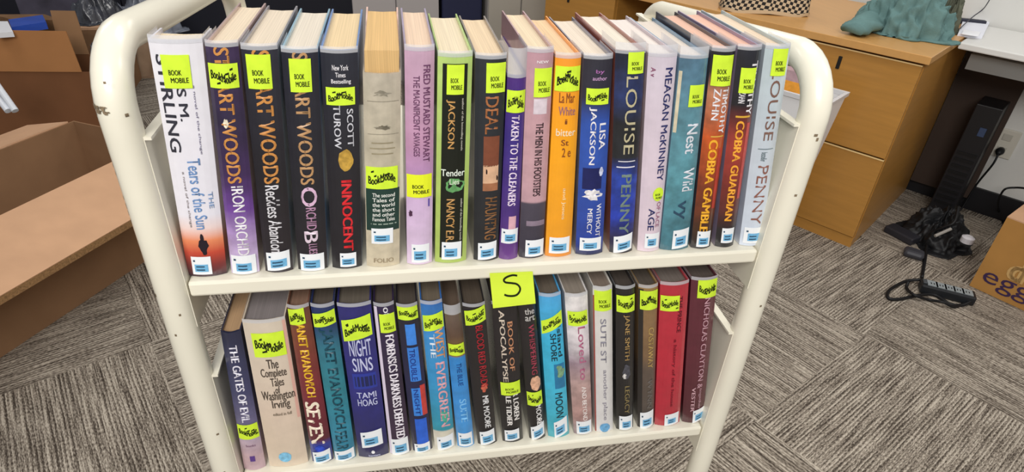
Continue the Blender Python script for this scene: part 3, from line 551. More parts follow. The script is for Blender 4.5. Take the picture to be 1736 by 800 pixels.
book('bright red hardcover with small dark lettering, second from the right on the lower shelf', Q(1121, 481, 1171, 479, 1111, 725, 1154, 721), LO,
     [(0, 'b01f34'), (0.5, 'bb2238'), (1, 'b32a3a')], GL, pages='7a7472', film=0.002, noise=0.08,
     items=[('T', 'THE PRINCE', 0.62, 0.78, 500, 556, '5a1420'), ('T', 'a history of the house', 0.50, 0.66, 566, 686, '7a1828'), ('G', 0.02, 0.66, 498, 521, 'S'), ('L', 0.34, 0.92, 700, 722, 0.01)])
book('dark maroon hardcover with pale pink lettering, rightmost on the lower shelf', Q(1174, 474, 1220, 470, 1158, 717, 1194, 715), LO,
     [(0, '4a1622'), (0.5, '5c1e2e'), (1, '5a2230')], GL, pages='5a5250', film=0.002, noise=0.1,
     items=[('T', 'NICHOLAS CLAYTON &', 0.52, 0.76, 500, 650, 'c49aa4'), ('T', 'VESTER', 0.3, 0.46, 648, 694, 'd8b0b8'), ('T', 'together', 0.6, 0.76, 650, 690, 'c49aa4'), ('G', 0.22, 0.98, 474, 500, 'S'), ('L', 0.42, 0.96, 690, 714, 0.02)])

# ------------------------------------------------------------------ the green note on the shelf edge
nq = [at_y(u, v, -0.007) for u, v in ((830, 463), (903, 460), (907, 511), (835, 519))]
nt_ = MB()
def nf(a, b_, off=0.0):
    t = nq[0].lerp(nq[1], a); bt = nq[3].lerp(nq[2], a); p = bt.lerp(t, b_); return p+Vector((0, -0.004*math.sin((1-b_)*1.4)**2-off, 0))
NG = mat('d6ee44', 0.7, 0.2, noise=0.04, nscale=40, key='note')
nt_.grid(nf, 6, 10, NG)
_s = [(0.63, 0.90), (0.52, 0.92), (0.38, 0.87), (0.31, 0.79), (0.35, 0.72), (0.48, 0.69), (0.60, 0.65), (0.665, 0.55), (0.655, 0.44), (0.58, 0.34), (0.48, 0.315), (0.36, 0.335), (0.29, 0.375)]
pts = []
for i in range(len(_s)-1):
    for k in range(4):
        t = k/4; p0, p1, p2, p3 = [_s[max(0, min(len(_s)-1, i+q))] for q in (-1, 0, 1, 2)]
        pts.append(tuple(0.5*((2*p1[j])+(-p0[j]+p2[j])*t+(2*p0[j]-5*p1[j]+4*p2[j]-p3[j])*t*t+(-p0[j]+3*p1[j]-3*p2[j]+p3[j])*t**3) for j in (0, 1)))
pts.append(_s[-1]); vs = []
for i, p in enumerate(pts):
    a, b_ = pts[max(0, i-1)], pts[min(len(pts)-1, i+1)]; d = Vector((b_[0]-a[0], (b_[1]-a[1])*0.75)).normalized(); n_ = Vector((-d.y, d.x/0.75))*0.022
    vs += [nf(p[0]-n_.x, p[1]-n_.y, 0.0007), nf(p[0]+n_.x, p[1]+n_.y, 0.0007)]
nt_.add(vs, [(2*i, 2*i+1, 2*i+3, 2*i+2) for i in range(len(pts)-1)], INK)
tag(nt_.build('sticky_note', None, (nq[0]+nq[2])/2, flip=False), 'lime green paper note with a handwritten letter S stuck on the shelf edge', 'note')

# ------------------------------------------------------------------ wooden desk, right
OAK = wood_mat('b9853f', 0.84, (1, 1, 12)); OAKT = wood_mat('cf9c5c', 0.9, (10, 1, 1)); KNEE_SHADE = mat('4a3020', 0.6, noise=0.1, nscale=8)
HOLE = mat('120e0c', 0.7)
desk = empty('desk', K+A*0.8+B*0.36, 'maple veneer office desk with drawers standing along the wall on the right', 'desk'); DO = K+A*0.8+B*0.36
mb = MB(); mb.box((-0.015, -0.015, 0.722), (1.68, 0.735, 0.748), OAKT, M_DESK); mb.build('desk_top', desk, DO, bevel=0.002)
PW = 0.40
for t0, t1 in ((0.0, PW), (1.24, 1.66)):
    mb = MB(); mb.box((t0, 0.020, 0.0), (t1, 0.73, 0.722), OAK, M_DESK); mb.build('pedestal', desk, DO)
    for z0, z1 in ((0.045, 0.372), (0.377, 0.714)):
        dr = MB(); dr.box((t0+0.003, 0.0, z0), (t1-0.012, 0.019, z1), OAK, M_DESK); o = dr.build('drawer', desk, DO, bevel=0.0015)
        ed = MB(); ed.box((t0+0.003, -0.002, z1-0.004), (t1-0.012, 0.006, z1), mat('e9c98e', 0.4), M_DESK); ed.build('drawer_edge_highlight', o, DO)  # pale strip paints the highlight along the drawer's top edge
        if z1 > 0.6:
            hs = MB(); hs.box(((t0+t1)/2+0.05, -0.0035, 0.640), ((t0+t1)/2+0.063, 0.001, 0.685), HOLE, M_DESK); hs.build('recessed_pull', o, DO, bevel=0.004)
    pl = MB(); pl.box((t0, 0.004, 0.0), (t1, 0.02, 0.042), OAK, M_DESK); pl.build('plinth', desk, DO)
mb = MB(); mb.box((PW, 0.60, 0.05), (1.24, 0.62, 0.722), KNEE_SHADE, M_DESK); mb.build('modesty_panel', desk, DO)  # dark colour of this panel paints the shade of the kneehole

# white table beside the desk
LAM = mat('dcdbd7', 0.35, 0.4); STEEL = mat('8f8f8d', 0.4, 0.5, metal=0.3)
TO2 = K+A*(-0.7)+B*0.5
tab = empty('table', TO2, 'white laminate side table along the wall, right of the wooden desk', 'table')
mb = MB(); mb.box((-1.5, 0.325, 0.722), (-0.022, 0.742, 0.745), LAM, M_DESK); mb.build('table_top', tab, TO2, bevel=0.004)
mb = MB(); mb.box((-1.42, 0.40, 0.645), (-0.06, 0.43, 0.70), STEEL, M_DESK); mb.build('apron_rail', tab, TO2)
mb = MB(); mb.box((-0.235, 0.715, 0.06), (-0.003, 0.735, 0.715), mat('3a2c24', 0.7, noise=0.1, nscale=8), M_DESK); mb.build('shade_panel', tab, TO2)  # dark panel added to hold the shade under the table
for t in (-1.42, -0.80):
    mb = MB(); mb.box((t, 0.66, 0.0), (t+0.04, 0.70, 0.722), STEEL, M_DESK); mb.build('leg', tab, TO2)
    mb = MB(); mb.box((t, 0.36, 0.70), (t+0.03, 0.70, 0.722), STEEL, M_DESK); mb.build('bracket', tab, TO2)

# wall outlet, plug and cord
OP = K+B*0.757
oc = at_plane(1703, 243, OP, B); ot = (oc-K).dot(A)
ol = empty('wall_outlet', oc, 'white double wall outlet above the black baseboard under the side table', 'outlet')
mb = MB(); mb.box((ot-0.04, 0.751, oc.z-0.06), (ot+0.04, 0.7595, oc.z+0.06), mat('cfcabd', 0.4), M_DESK); mb.build('cover_plate', ol, oc, bevel=0.003)
for dz in (-0.028, 0.028):
    mb = MB(); mb.box((ot-0.016, 0.748, oc.z+dz-0.014), (ot+0.016, 0.751, oc.z+dz+0.014), mat('b9b4a8', 0.4), M_DESK); mb.build('socket', ol, oc, bevel=0.002)
RUB = mat('141416', 0.5, 0.3)
def smooth_path(ps, n=8):
    ps = [Vector(p) for p in ps]; out = []
    for i in range(len(ps)-1):
        p0, p1, p2, p3 = [ps[max(0, min(len(ps)-1, i+q))] for q in (-1, 0, 1, 2)]
        for k in range(n):
            t = k/n; out.append(0.5*((2*p1)+(-p0+p2)*t+(2*p0-5*p1+4*p2-p3)*t*t+(-p0+3*p1-3*p2+p3)*t**3))
    return out+[ps[-1]]
def cable(name, ps, r, m, label, cat='cable', group=None):
    mb = MB(); mb.tube(smooth_path(ps), r, m, 8); pp = [Vector(p) for p in ps]; c = sum(pp, Vector())/len(pp); c.z = min(p.z for p in pp)
    return tag(mb.build(name, None, c, smooth=True), label, cat, group)
plug = empty('power_plug', oc+Vector((0, 0, -0.028)), 'black plug pushed into the wall outlet with its cord hanging down', 'plug')
po = oc+Vector((0, 0, -0.028))
mb = MB(); mb.tube([po-B*0.009, po-B*0.03, po-B*0.05+Vector((0, 0, -0.006))], [0.014, 0.016, 0.008], RUB, 12); mb.build('plug_body', plug, po, smooth=True)
mb = MB(); mb.tube(smooth_path([po-B*0.05+Vector((0, 0, -0.006)), po-B*0.062+Vector((0, 0, -0.05))+A*0.0, po-B*0.04+A*0.02+Vector((0, 0, -0.16)), po-B*0.06+A*0.03+Vector((0, 0, -oc.z+0.034)), po-B*0.09+A*0.06+Vector((0, 0, -oc.z+0.034))]), 0.004, RUB, 8); mb.build('cord', plug, po, smooth=True)

# slim black computer case against the wall
cp = at_plane(1683, 176, K+B*0.62, B); ct = (cp-K).dot(A); cz = cp.z
cb = K+A*ct+B*0.66
pc = empty('computer', Vector((cb.x, cb.y, 0)), 'slim black computer case standing upright beneath the side table', 'computer')
PO = Vector((cb.x, cb.y, 0))
mb = MB(); mb.box((ct-0.045, 0.57, 0.012), (ct+0.045, 0.735, cz), mat('1b1a1d', 0.45), M_DESK); mb.build('case', pc, PO, bevel=0.004)
mb = MB()
for i in range(9): mb.box((ct-0.034, 0.566, 0.06+i*0.028), (ct+0.034, 0.5705, 0.072+i*0.028), mat('0d0d0f', 0.5), M_DESK)
mb.build('front_grille', pc, PO)
mb = MB(); mb.box((ct-0.025, 0.566, cz-0.12), (ct-0.002, 0.5705, cz-0.085), mat('3a4a6a', 0.4), M_DESK); mb.build('front_sockets', pc, PO)
for d in (0.59, 0.70):
    mb = MB(); mb.box((ct-0.043, d, 0.0), (ct+0.043, d+0.02, 0.012), RUB, M_DESK); mb.build('foot', pc, PO)

# cardboard box with letters, lower right
KR = mat('b08146', 0.85, 0.15, noise=0.08, nscale=9, key='card'); KR2 = mat('c69d7c', 0.85, 0.15, noise=0.07, nscale=10, key='card'); KR3 = mat('8f6d50', 0.85, 0.15, noise=0.08, nscale=9, key='card'); EDGE = mat('8a6a48', 0.9, 0.1, noise=0.3, nscale=220)  # card tinted paler for lit flaps, darker for shaded walls
e0 = at_z(1643, 484, 0); e1 = at_z(1736, 527, 0); ed_ = (e1-e0); ed_.z = 0; ed_.normalize(); en = Vector((-ed_.y, ed_.x, 0))
eh = 0.285; eo = e0+ed_*0.22+en*0.15
box = empty('cardboard_box', eo, 'brown carton with dark purple lettering on its side, at the right edge of the picture', 'box')
Me = Matrix(((ed_.x, en.x, 0, e0.x), (ed_.y, en.y, 0, e0.y), (0, 0, 1, 0.0005), (0, 0, 0, 1)))
mb = MB()
for a, b_ in (((0, 0, 0), (0.44, 0.004, eh)), ((0, 0.296, 0), (0.44, 0.30, eh)), ((0, 0.004, 0), (0.004, 0.296, eh)), ((0.436, 0.004, 0), (0.44, 0.296, eh)), ((0.004, 0.004, 0), (0.436, 0.296, 0.004))): mb.box(a, b_, KR, Me)
mb.build('carton_body', box, eo)
for nm, a, b_ in (('flap', (0.0, 0.0, eh), (0.44, 0.149, eh+0.004)), ('flap', (0.0, 0.151, eh), (0.44, 0.30, eh+0.004))):
    mb = MB(); mb.box(a, b_, KR2, Me); mb.build(nm, box, eo)
mb = MB(); tv, tf = text_shape('eggs', 0.0)
mb.add([Me @ Vector((0.022+0.185*x, -0.0012, 0.018+0.062*y)) for x, y in tv], tf, mat('3a2448', 0.7)); mb.build('printed_word', box, eo, flip=False)
mb = MB(); tv, tf = text_shape('d', 0.06); mb.add([Me @ Vector((0.075+0.055*x, -0.0012, 0.085+0.085*y)) for x, y in tv], tf, mat('c9a266', 0.8)); mb.build('printed_word', box, eo, flip=False)

# power strip and its cords on the carpet
s0, s1 = at_z(1560, 482, 0.02), at_z(1652, 505, 0.02); sd = s1-s0; sl = sd.length; sd.normalize(); sn = Vector((-sd.y, sd.x, 0)); so = (s0+s1)/2; so.z = 0
Ms = Matrix(((sd.x, sn.x, 0, s0.x), (sd.y, sn.y, 0, s0.y), (0, 0, 1, 0), (0, 0, 0, 1)))
ps = empty('power_strip', so, 'dark power strip with grey sockets lying on the carpet beside the carton', 'power strip')
mb = MB(); mb.box((0, -0.026, 0.0005), (sl, 0.026, 0.034), mat('1f2124', 0.4), Ms); mb.build('housing', ps, so, bevel=0.005)
for i in range(5):
    mb = MB(); x = sl*(0.2+0.16*i); mb.box((x-0.016, -0.017, 0.034), (x+0.016, 0.017, 0.0365), mat('8f9698', 0.35), Ms)
    mb.box((x-0.006, -0.007, 0.0365), (x-0.003, 0.003, 0.037), RUB, Ms); mb.box((x+0.003, -0.007, 0.0365), (x+0.006, 0.003, 0.037), RUB, Ms); mb.build('socket', ps, so)
mb = MB(); mb.box((sl*0.02, -0.012, 0.034), (sl*0.09, 0.012, 0.040), mat('4a4e52', 0.4), Ms); mb.build('switch', ps, so, bevel=0.002)
zc = 0.0062
P0 = lambda u, v, z=zc: at_z(u, v, z)
mb = MB(); mb.tube(smooth_path([P0(1563, 474, 0.02), P0(1535, 477), P0(1508, 492), P0(1506, 505), P0(1525, 507), P0(1560, 500), P0(1585, 500), P0(1610, 515), P0(1632, 517), P0(1650, 508, 0.02)]), 0.0055, RUB, 8); mb.build('cord', ps, so, smooth=True)
cable('loose_cable', [P0(1540, 478, 0.018), P0(1537, 488), P0(1550, 500, 0.019), P0(1575, 508), P0(1598, 512, 0.019), P0(1618, 520), P0(1640, 512)], 0.005, RUB, 'black cable looped in front of the power strip on the carpet', 'cable')
cable('loose_cable', [P0(1563, 470), P0(1568, 440), P0(1573, 410, 0.02), P0(1580, 395, 0.05), P0(1600, 385, 0.09), P0(1618, 376, 0.12), P0(1625, 350, 0.16)], 0.006, RUB, 'black cable rising from the carpet behind the power strip onto the dark heap', 'cable')
cable('loose_cable', [P0(1745, 320, 0.22), P0(1722, 318, 0.2), P0(1702, 322, 0.18), P0(1692, 345, 0.1), P0(1696, 366, zc), P0(1702, 380, zc)], 0.004, RUB, 'thin black cable hanging from the wall side down to the floor behind the carton', 'cable')

# dark slumped bag under the table with small things on it
from mathutils import noise as mnoise
def heap(name, c, rx, ry, rot, h, m, seed, fold=0.5, n=84, parent=None, org=None, lob=(), freq=9.0, fine=0.0, NR=34):
    """a crumpled cloth heap: closed dome with sharp creases, resting on height c.z"""
    r = random.Random(seed); ph = [r.uniform(0, 6.28) for _ in range(4)]; off = Vector((seed*3.1, seed*1.7, seed*0.9))
    cr, sr = math.cos(rot), math.sin(rot); vs = []; fs = []
    ridged = lambda p: 1-abs(mnoise.noise(p))*2.2
    for j in range(NR+1):
        q = j/NR
        for i in range(n):
            a = 2*math.pi*i/n; ca, sa = math.cos(a), math.sin(a)
            rim = 1+0.10*math.sin(3*a+ph[0])+0.07*math.sin(5*a+ph[1])+0.05*math.sin(9*a+ph[2])
            for (la, lw, lh) in lob: rim += lh*math.exp(-((math.atan2(math.sin(a-la), math.cos(a-la)))/lw)**2)
            b_ = min(1.0, q*1.25); zz = h*(1-b_**2.6)**0.7 if b_ < 1 else 0.0
            R0 = q*rim
            p = Vector((R0*ca*1.3, R0*sa*1.3, zz/h*0.9))
            w1 = ridged(p*1.6+off); w2 = ridged(Vector((ca*2.2, sa*2.2, q*0.9))*1.5+off*2); w3 = ridged(p*freq*0.5+off*3)
            cs = 0.45*w1+0.4*w2*(1-0.7*q**4)+0.15*w3-0.45
            zz = zz*(1+fold*cs)+h*0.10*fold*max(0, w2)*(1 if j < NR else 0)*min(1, q*3)
            R0 *= 1+0.22*fold*cs*min(1, q*2)
            if j == NR: zz = 0.0
            x, y = R0*ca*rx, R0*sa*ry
            vs.append((c[0]+x*cr-y*sr, c[1]+x*sr+y*cr, c[2]+max(0.0008, zz)))
    for j in range(NR):
        for i in range(n): fs.append((j*n+i, j*n+(i+1) % n, (j+1)*n+(i+1) % n, (j+1)*n+i))
    fs.append(tuple(NR*n+i for i in range(n)))
    if fine:
        C_ = Vector(c); out = []
        for k, p in enumerate(vs):
            p = Vector(p)
            if k >= NR*n: out.append(p); continue
            q = p*1.0; a1 = ridged(q*13+off)-0.5; a2 = ridged(q*27+off*2)-0.5; a3 = ridged(Vector((q.x*38, q.y*38, q.z*9))+off)-0.5
            dirv = (p-C_-Vector((0, 0, -h*0.3))).normalized(); d = fine*(0.55*a1+0.35*a2+0.3*a3)*(1-0.85*((k//n)/NR)**5)
            p2 = p+dirv*d; p2.z = max(C_.z+0.0008, p2.z); out.append(p2)
        vs = out
    mb = MB(); mb.add(vs, fs, m)
    return mb.build(name, parent, org if org is not None else c, smooth=True)
BC = K+A*(-0.215)+B*0.37
BAGM = mat('141518', 0.55, 0.4, noise=0.4, nscale=25, bump=0.5, bscale=60)
tag(heap('fabric_bag', BC, 0.17, 0.135, math.atan2(B.y, B.x), 0.085, BAGM, 11, 0.6, n=140, NR=60, fine=0.04), 'slumped black bag on the floor between the desk side and the carton', 'bag')
mb = MB(); mo = at_z(1552, 424, 0.03); Mm = Matrix.Translation((mo.x, mo.y, 0.0005)) @ Matrix.Rotation(2.4, 4, 'Z'); mb.box((-0.035, -0.025, 0), (0.035, 0.025, 0.03), mat('3a3a40', 0.4), Mm)
mb.build('x', None, (mo.x, mo.y, 0), bevel=0.012); _o = bpy.context.scene.objects['x']; _o.name = 'power_adapter'; tag(_o, 'dark grey power adapter on the carpet at the front of the black bag', 'adapter')
wc = at_z(1638, 410, 0.07)
mb = MB(); mb.tube([(wc.x, wc.y, wc.z), (wc.x, wc.y, wc.z+0.02), (wc.x, wc.y, wc.z+0.026)], [0.022, 0.022, 0.012], mat('cfcdd2', 0.4), 16); tag(mb.build('bottle_cap', None, wc, smooth=False), 'small white round cap lying on the black bag', 'cap')
mb = MB(); mb.tube([tuple(at_z(1585, 400, 0.085)), tuple(at_z(1612, 388, 0.11))], 0.006, mat('9a9690', 0.4), 8); tag(mb.build('pen', None, at_z(1598, 394, 0.09)), 'thin grey pen lying on top of the black bag', 'pen')
mb = MB(); fd = at_z(1530, 395, 0.02); Mf = Matrix.Translation((fd.x, fd.y, 0.0005)) @ Matrix.Rotation(1.9, 4, 'Z'); mb.box((-0.06, -0.03, 0), (0.06, 0.03, 0.03), mat('2a2a30', 0.45), Mf)
tag(mb.build('network_box', None, (fd.x, fd.y, 0), bevel=0.006), 'small dark network box at the foot of the desk side', 'router')

# tall waste bin in front of the desk
br_ = at_y(1437, 157, 1.25); bz = br_.z; br_ = br_-B*0.17
PL = mat('e3e3e4', 0.35, 0.5, key='bin')
bo = br_+A*0.16+B*0.08; bo.z = 0
bn = empty('waste_bin', bo, 'tall white plastic bin with an orange label behind the right handle of the cart', 'bin')
def bn_pt(t, d, z):
    k = 0.66+0.34*z/bz; return Vector((br_.x, br_.y, 0))+A*(0.16+(t-0.16)*k)+B*(0.085+(d-0.085)*k)+Vector((0, 0, z))
mb = MB(); W_, D_ = 0.32, 0.17
ring = lambda z, i: [bn_pt(i, i, z), bn_pt(W_-i, i, z), bn_pt(W_-i, D_-i, z), bn_pt(i, D_-i, z)]
vs = ring(0.0006, 0)+ring(bz-0.02, 0)+ring(bz, 0)+ring(bz, 0.005)+ring(0.01, 0.006)
fs = [(3, 2, 1, 0)]+[(4*k+i, 4*k+(i+1) % 4, 4*k+4+(i+1) % 4, 4*k+4+i) for k in range(4) for i in range(4)]+[(16, 17, 18, 19)]
mb.add(vs, fs, PL); mb.build('bin_body', bn, bo, bevel=0.004)
mb = MB(); vs = []
for z in (bz-0.012, bz+0.002):
    vs += ring(z, -0.006)+ring(z, 0.006)
fs = []
for i in range(4):
    j = (i+1) % 4; fs += [(i, j, 8+j, 8+i), (4+i, 12+i, 12+j, 4+j), (8+i, 8+j, 12+j, 12+i), (i, 4+i, 4+j, j)]
mb.add(vs, fs, mat('d4d4d6', 0.3)); mb.build('rim', bn, bo)
mb = MB(); rc = at_plane(1338, 147, br_+B*0.10, B); ct_ = (rc-br_).dot(A); zz = rc.z
dc = empty('carton', Vector((rc.x, rc.y, 0.012)), 'small carton with an orange band sticking out of the tall white bin', 'carton')
Mc = Matrix(((A.x, B.x, 0, br_.x), (A.y, B.y, 0, br_.y), (0, 0, 1, 0), (0, 0, 0, 1)))
for nm, z0, z1, cc in (('carton_body', 0.012, zz-0.05, 'b9b6b2'), ('white_band', zz-0.05, zz-0.016, 'd9d5d0'), ('orange_band', zz-0.016, zz+0.02, 'f0a43c'), ('printed_top', zz+0.02, zz+0.055, 'b99aa0')):
    mb = MB(); mb.box((ct_-0.05, 0.10, z0), (ct_+0.05, 0.15, z1), mat(cc, 0.5, noise=0.12, nscale=60), Mc); mb.build(nm, dc, Vector((rc.x, rc.y, 0.012)))

# ------------------------------------------------------------------ things on the desk and table
ZT = 0.7485
jc = at_z(1535, 48, ZT+0.02); jc.z = ZT
TEAL = mat('668583', 0.85, 0.15, noise=0.12, nscale=14, bump=0.3, bscale=240)
jk = empty('jacket', jc, 'crumpled teal jacket dropped on the corner of the wooden desk', 'jacket')
heap('jacket_body', jc, 0.155, 0.105, AX, 0.15, TEAL, 6, 0.6, n=200, NR=90, fine=0.05, parent=jk, org=jc, lob=((0.5, 0.25, 0.25),))
sl0 = at_z(1500, 62, ZT); sl1 = at_z(1448, 62, ZT); sl1.z += 0.018
def sleeve(ps, rs, seed):
    r = random.Random(seed); sp = smooth_path(ps, 10); n = len(sp); mb = MB(); seg = 22; vs = []
    for i, p in enumerate(sp):
        t = (sp[min(i+1, n-1)]-sp[max(i-1, 0)]).normalized(); side = t.cross(Vector((0, 0, 1))).normalized(); up = side.cross(t)
        q = i/(n-1); rad = rs[0]+(rs[1]-rs[0])*q
        for k in range(seg):
            a = 2*math.pi*k/seg; rr_ = rad*(1+0.13*math.sin(3*a+9*q*3)+0.10*math.sin(21*q+2*a)+0.05*r.random())
            vs.append(p+side*math.cos(a)*rr_*1.25+up*max(-0.55, math.sin(a))*rr_*0.75)
    fs = [(i*seg+k, i*seg+(k+1) % seg, (i+1)*seg+(k+1) % seg, (i+1)*seg+k) for i in range(n-1) for k in range(seg)]+[tuple(range(seg))[::-1], tuple(range((n-1)*seg, n*seg))]
    mb.add(vs, fs, TEAL); return mb
z_ = lambda p, h: Vector((p.x, p.y, ZT+h))
sleeve([z_(jc, 0.07)+A*0.06, z_(at_z(1478, 40, ZT), 0.045), z_(at_z(1462, 56, ZT), 0.028), z_(at_z(1442, 61, ZT), 0.022)], (0.05, 0.03), 2).build('sleeve', jk, jc, smooth=True)
sleeve([z_(jc, 0.11), z_(at_z(1560, 30, ZT), 0.075), z_(at_z(1578, 50, ZT), 0.04), z_(at_z(1570, 66, ZT), 0.03)], (0.055, 0.042), 3).build('sleeve', jk, jc, smooth=True)
ln = at_z(1602, 52, ZT); ln.z = ZT
o = heap('lining', ln, 0.05, 0.075, AX, 0.10, mat('5a5c4e', 0.85, 0.15, noise=0.3, nscale=30), 8, 0.5, n=90, NR=50, fine=0.02, parent=jk, org=jc)

# woven bag in black and beige checks
def check_mat():
    m = bpy.data.materials.new('checked_weave'); m.use_nodes = True; nt = m.node_tree; b = nt.nodes['Principled BSDF']
    uv = nt.nodes.new('ShaderNodeUVMap'); ck = nt.nodes.new('ShaderNodeTexChecker'); mp = nt.nodes.new('ShaderNodeMapping'); mp.inputs['Scale'].default_value = (64, 18, 1); mp.inputs['Rotation'].default_value = (0, 0, 0.12)
    nt.links.new(uv.outputs[0], mp.inputs[0]); nt.links.new(mp.outputs[0], ck.inputs['Vector'])
    ck.inputs['Scale'].default_value = 1; ck.inputs['Color1'].default_value = lin('171312'); ck.inputs['Color2'].default_value = lin('c9b394')
    nt.links.new(ck.outputs[0], b.inputs['Base Color']); b.inputs['Roughness'].default_value = 0.8
    return m
w0 = at_z(1225, 20, ZT); w1 = at_z(1376, 31, ZT); wd = w1-w0; wd.z = 0; wl = wd.length; wd.normalize(); wn = Vector((-wd.y, wd.x, 0)); wo = (w0+w1)/2+wn*0.06; wo.z = ZT
wb = empty('woven_bag', wo, 'black and beige checked woven bag standing on the wooden desk', 'bag')
mb = MB(); CHK = check_mat()
def _se(a): return math.copysign(abs(math.cos(a))**0.5, math.cos(a))*wl/2, math.copysign(abs(math.sin(a))**0.5, math.sin(a))*0.065
_acc = [0.0]
for _i in range(1, 2001):
    _p, _q = _se(2*math.pi*(_i-1)/2000), _se(2*math.pi*_i/2000); _acc.append(_acc[-1]+math.hypot(_p[0]-_q[0], _p[1]-_q[1]))
def _arc(u):
    import bisect
    k = bisect.bisect_left(_acc, u*_acc[-1]); return 2*math.pi*min(k, 2000)/2000
def wf(u, v):
    a = _arc(u); sx = math.copysign(abs(math.cos(a))**0.5, math.cos(a)); sy = math.copysign(abs(math.sin(a))**0.5, math.sin(a))
    g = 1-0.12*v; return w0+wd*(wl/2+sx*wl/2*g)+wn*(0.065+sy*0.065*(1-0.3*v))+Vector((0, 0, 0.001+0.21*v+0.004*math.sin(7*a)))
mb.grid(wf, 64, 10, CHK, True); mb.build('bag_body', wb, wo, smooth=True)
mb = MB(); base = [wf(i/64, 0)+Vector((0, 0, -0.0005)) for i in range(64)]; base2 = [p+(p-wo)*0.02+Vector((0, 0, 0.012)) for p in base]
mb.add(base+base2, [(i, (i+1) % 64, 64+(i+1) % 64, 64+i) for i in range(64)]+[tuple(range(64))[::-1]], mat('cdb796', 0.7)); mb.build('base_trim', wb, wo)
for d in (0.01, 0.12):
    mb = MB(); hp = [w0+wd*(wl*(0.25+0.5*q))+wn*d+Vector((0, 0, 0.21+0.12*math.sin(math.pi*q))) for q in [i/12 for i in range(13)]]; mb.tube(hp, 0.006, mat('cdb796', 0.7), 8); mb.build('handle', wb, wo, smooth=True)

# papers, tray and cable on the white table
pz = 0.7455
pa = [at_z(u, v, pz) for u, v in ((1622, 62), (1664, 66), (1676, 42), (1632, 36))]
mb = MB(); mb.prism([p for p in pa], (0, 0, 0.012), mat('e8eaf4', 0.6)); tag(mb.build('paper_stack', None, sum(pa, Vector())/4), 'stack of white papers at the near end of the white side table', 'papers')
pb = [at_z(u, v, pz+0.0125) for u, v in ((1630, 58), (1658, 62), (1662, 56), (1634, 52))]
mb = MB(); mb.prism(pb, (0, 0, 0.004), mat('f2f3f8', 0.6)); tag(mb.build('envelope', None, sum(pb, Vector())/4), 'small white envelope lying on the stack of papers on the side table', 'envelope')
ra, rb = at_z(1624, 31, pz+0.02), at_z(1672, 36, pz+0.02)
mb = MB(); rd = (rb-ra); rl = rd.length; rd.normalize(); rn = Vector((-rd.y, rd.x, 0)); Mr = Matrix(((rd.x, rn.x, 0, ra.x), (rd.y, rn.y, 0, ra.y), (0, 0, 1, pz+0.0005), (0, 0, 0, 1)))
mb.box((0, -0.012, 0), (rl, 0.012, 0.022), mat('2a2b3a', 0.4), Mr); tag(mb.build('stapler_bar', None, (ra.x, ra.y, pz), bevel=0.004), 'dark blue black bar lying behind the papers on the white side table', 'bar')
cable('thin_cord', [at_z(1628, 48, pz+0.016), at_z(1634, 42, pz+0.018), at_z(1650, 28, pz+0.03), at_z(1668, 14, pz+0.06), at_z(1682, -8, pz+0.14)], 0.002, mat('3a3a44', 0.5), 'thin dark cord rising from the papers on the white side table', 'cord')

# ------------------------------------------------------------------ cardboard boxes on the left
FR_ = Vector((-0.877, 1.51, 0)); LX = Vector((math.cos(math.radians(62)), math.sin(math.radians(62)), 0)); LN = Vector((LX.y, -LX.x, 0))
# box axes: s runs from the corner towards the left of the picture, q runs from the front wall to the back wall
Mb_ = Matrix(((-LX.x, -LN.x, 0, FR_.x), (-LX.y, -LN.y, 0, FR_.y), (0, 0, 1, 0.0006), (0, 0, 0, 1)))
bl_o = Mb_ @ Vector((0.45, 0.187, 0)); HB, LB, QB = 0.37, 0.95, 0.374
cb1 = empty('cardboard_box', bl_o, 'large open cardboard carton with its flaps folded outwards, left of the cart', 'box')
mb = MB(); tk = 0.005
for a, b_ in (((0, 0, 0), (LB, tk, HB)), ((0, QB-tk, 0), (LB, QB, HB)), ((0, tk, 0), (tk, QB-tk, HB)), ((LB-tk, tk, 0), (LB, QB-tk, HB)), ((tk, tk, 0), (LB-tk, QB-tk, tk))): mb.box(a, b_, KR3, Mb_)
mb.build('carton_body', cb1, bl_o)
def flap(name, parent, org, M, h0, h1, o0, o1, th, m):
    """flap from hinge edge h0-h1 to outer edge o0-o1"""
    p = [M @ Vector(q) for q in (h0, h1, o1, o0)]; n = (p[1]-p[0]).cross(p[3]-p[0]).normalized()
    if n.z < 0: n = -n
    mb = MB(); mb.prism(p, n*th, m); return mb.build(name, parent, org)
for i in range(3):
    dz = -0.006*i; f_ = flap('flap', cb1, bl_o, Mb_, (0.0+0.004*i, -0.001, HB+dz), (LB, -0.001, HB+dz), (0.012+0.02*i, -0.20+0.006*i, HB-0.075+dz-0.002*i), (LB, -0.20+0.01*i, HB-0.075+dz-0.004*i), 0.0045, KR2)
mb = MB(); mb.prism([Mb_ @ Vector(p) for p in ((0.012, -0.2006, HB-0.093), (LB, -0.2006, HB-0.093), (LB, -0.2006, HB-0.073), (0.012, -0.2006, HB-0.073))], LN*0.0008, EDGE); mb.build('flap_edge', cb1, bl_o)
flap('flap', cb1, bl_o, Mb_, (0.02, QB+0.001, HB), (LB, QB+0.001, HB), (0.05, QB+0.16, HB-0.03), (LB, QB+0.16, HB-0.03), 0.0045, KR2)

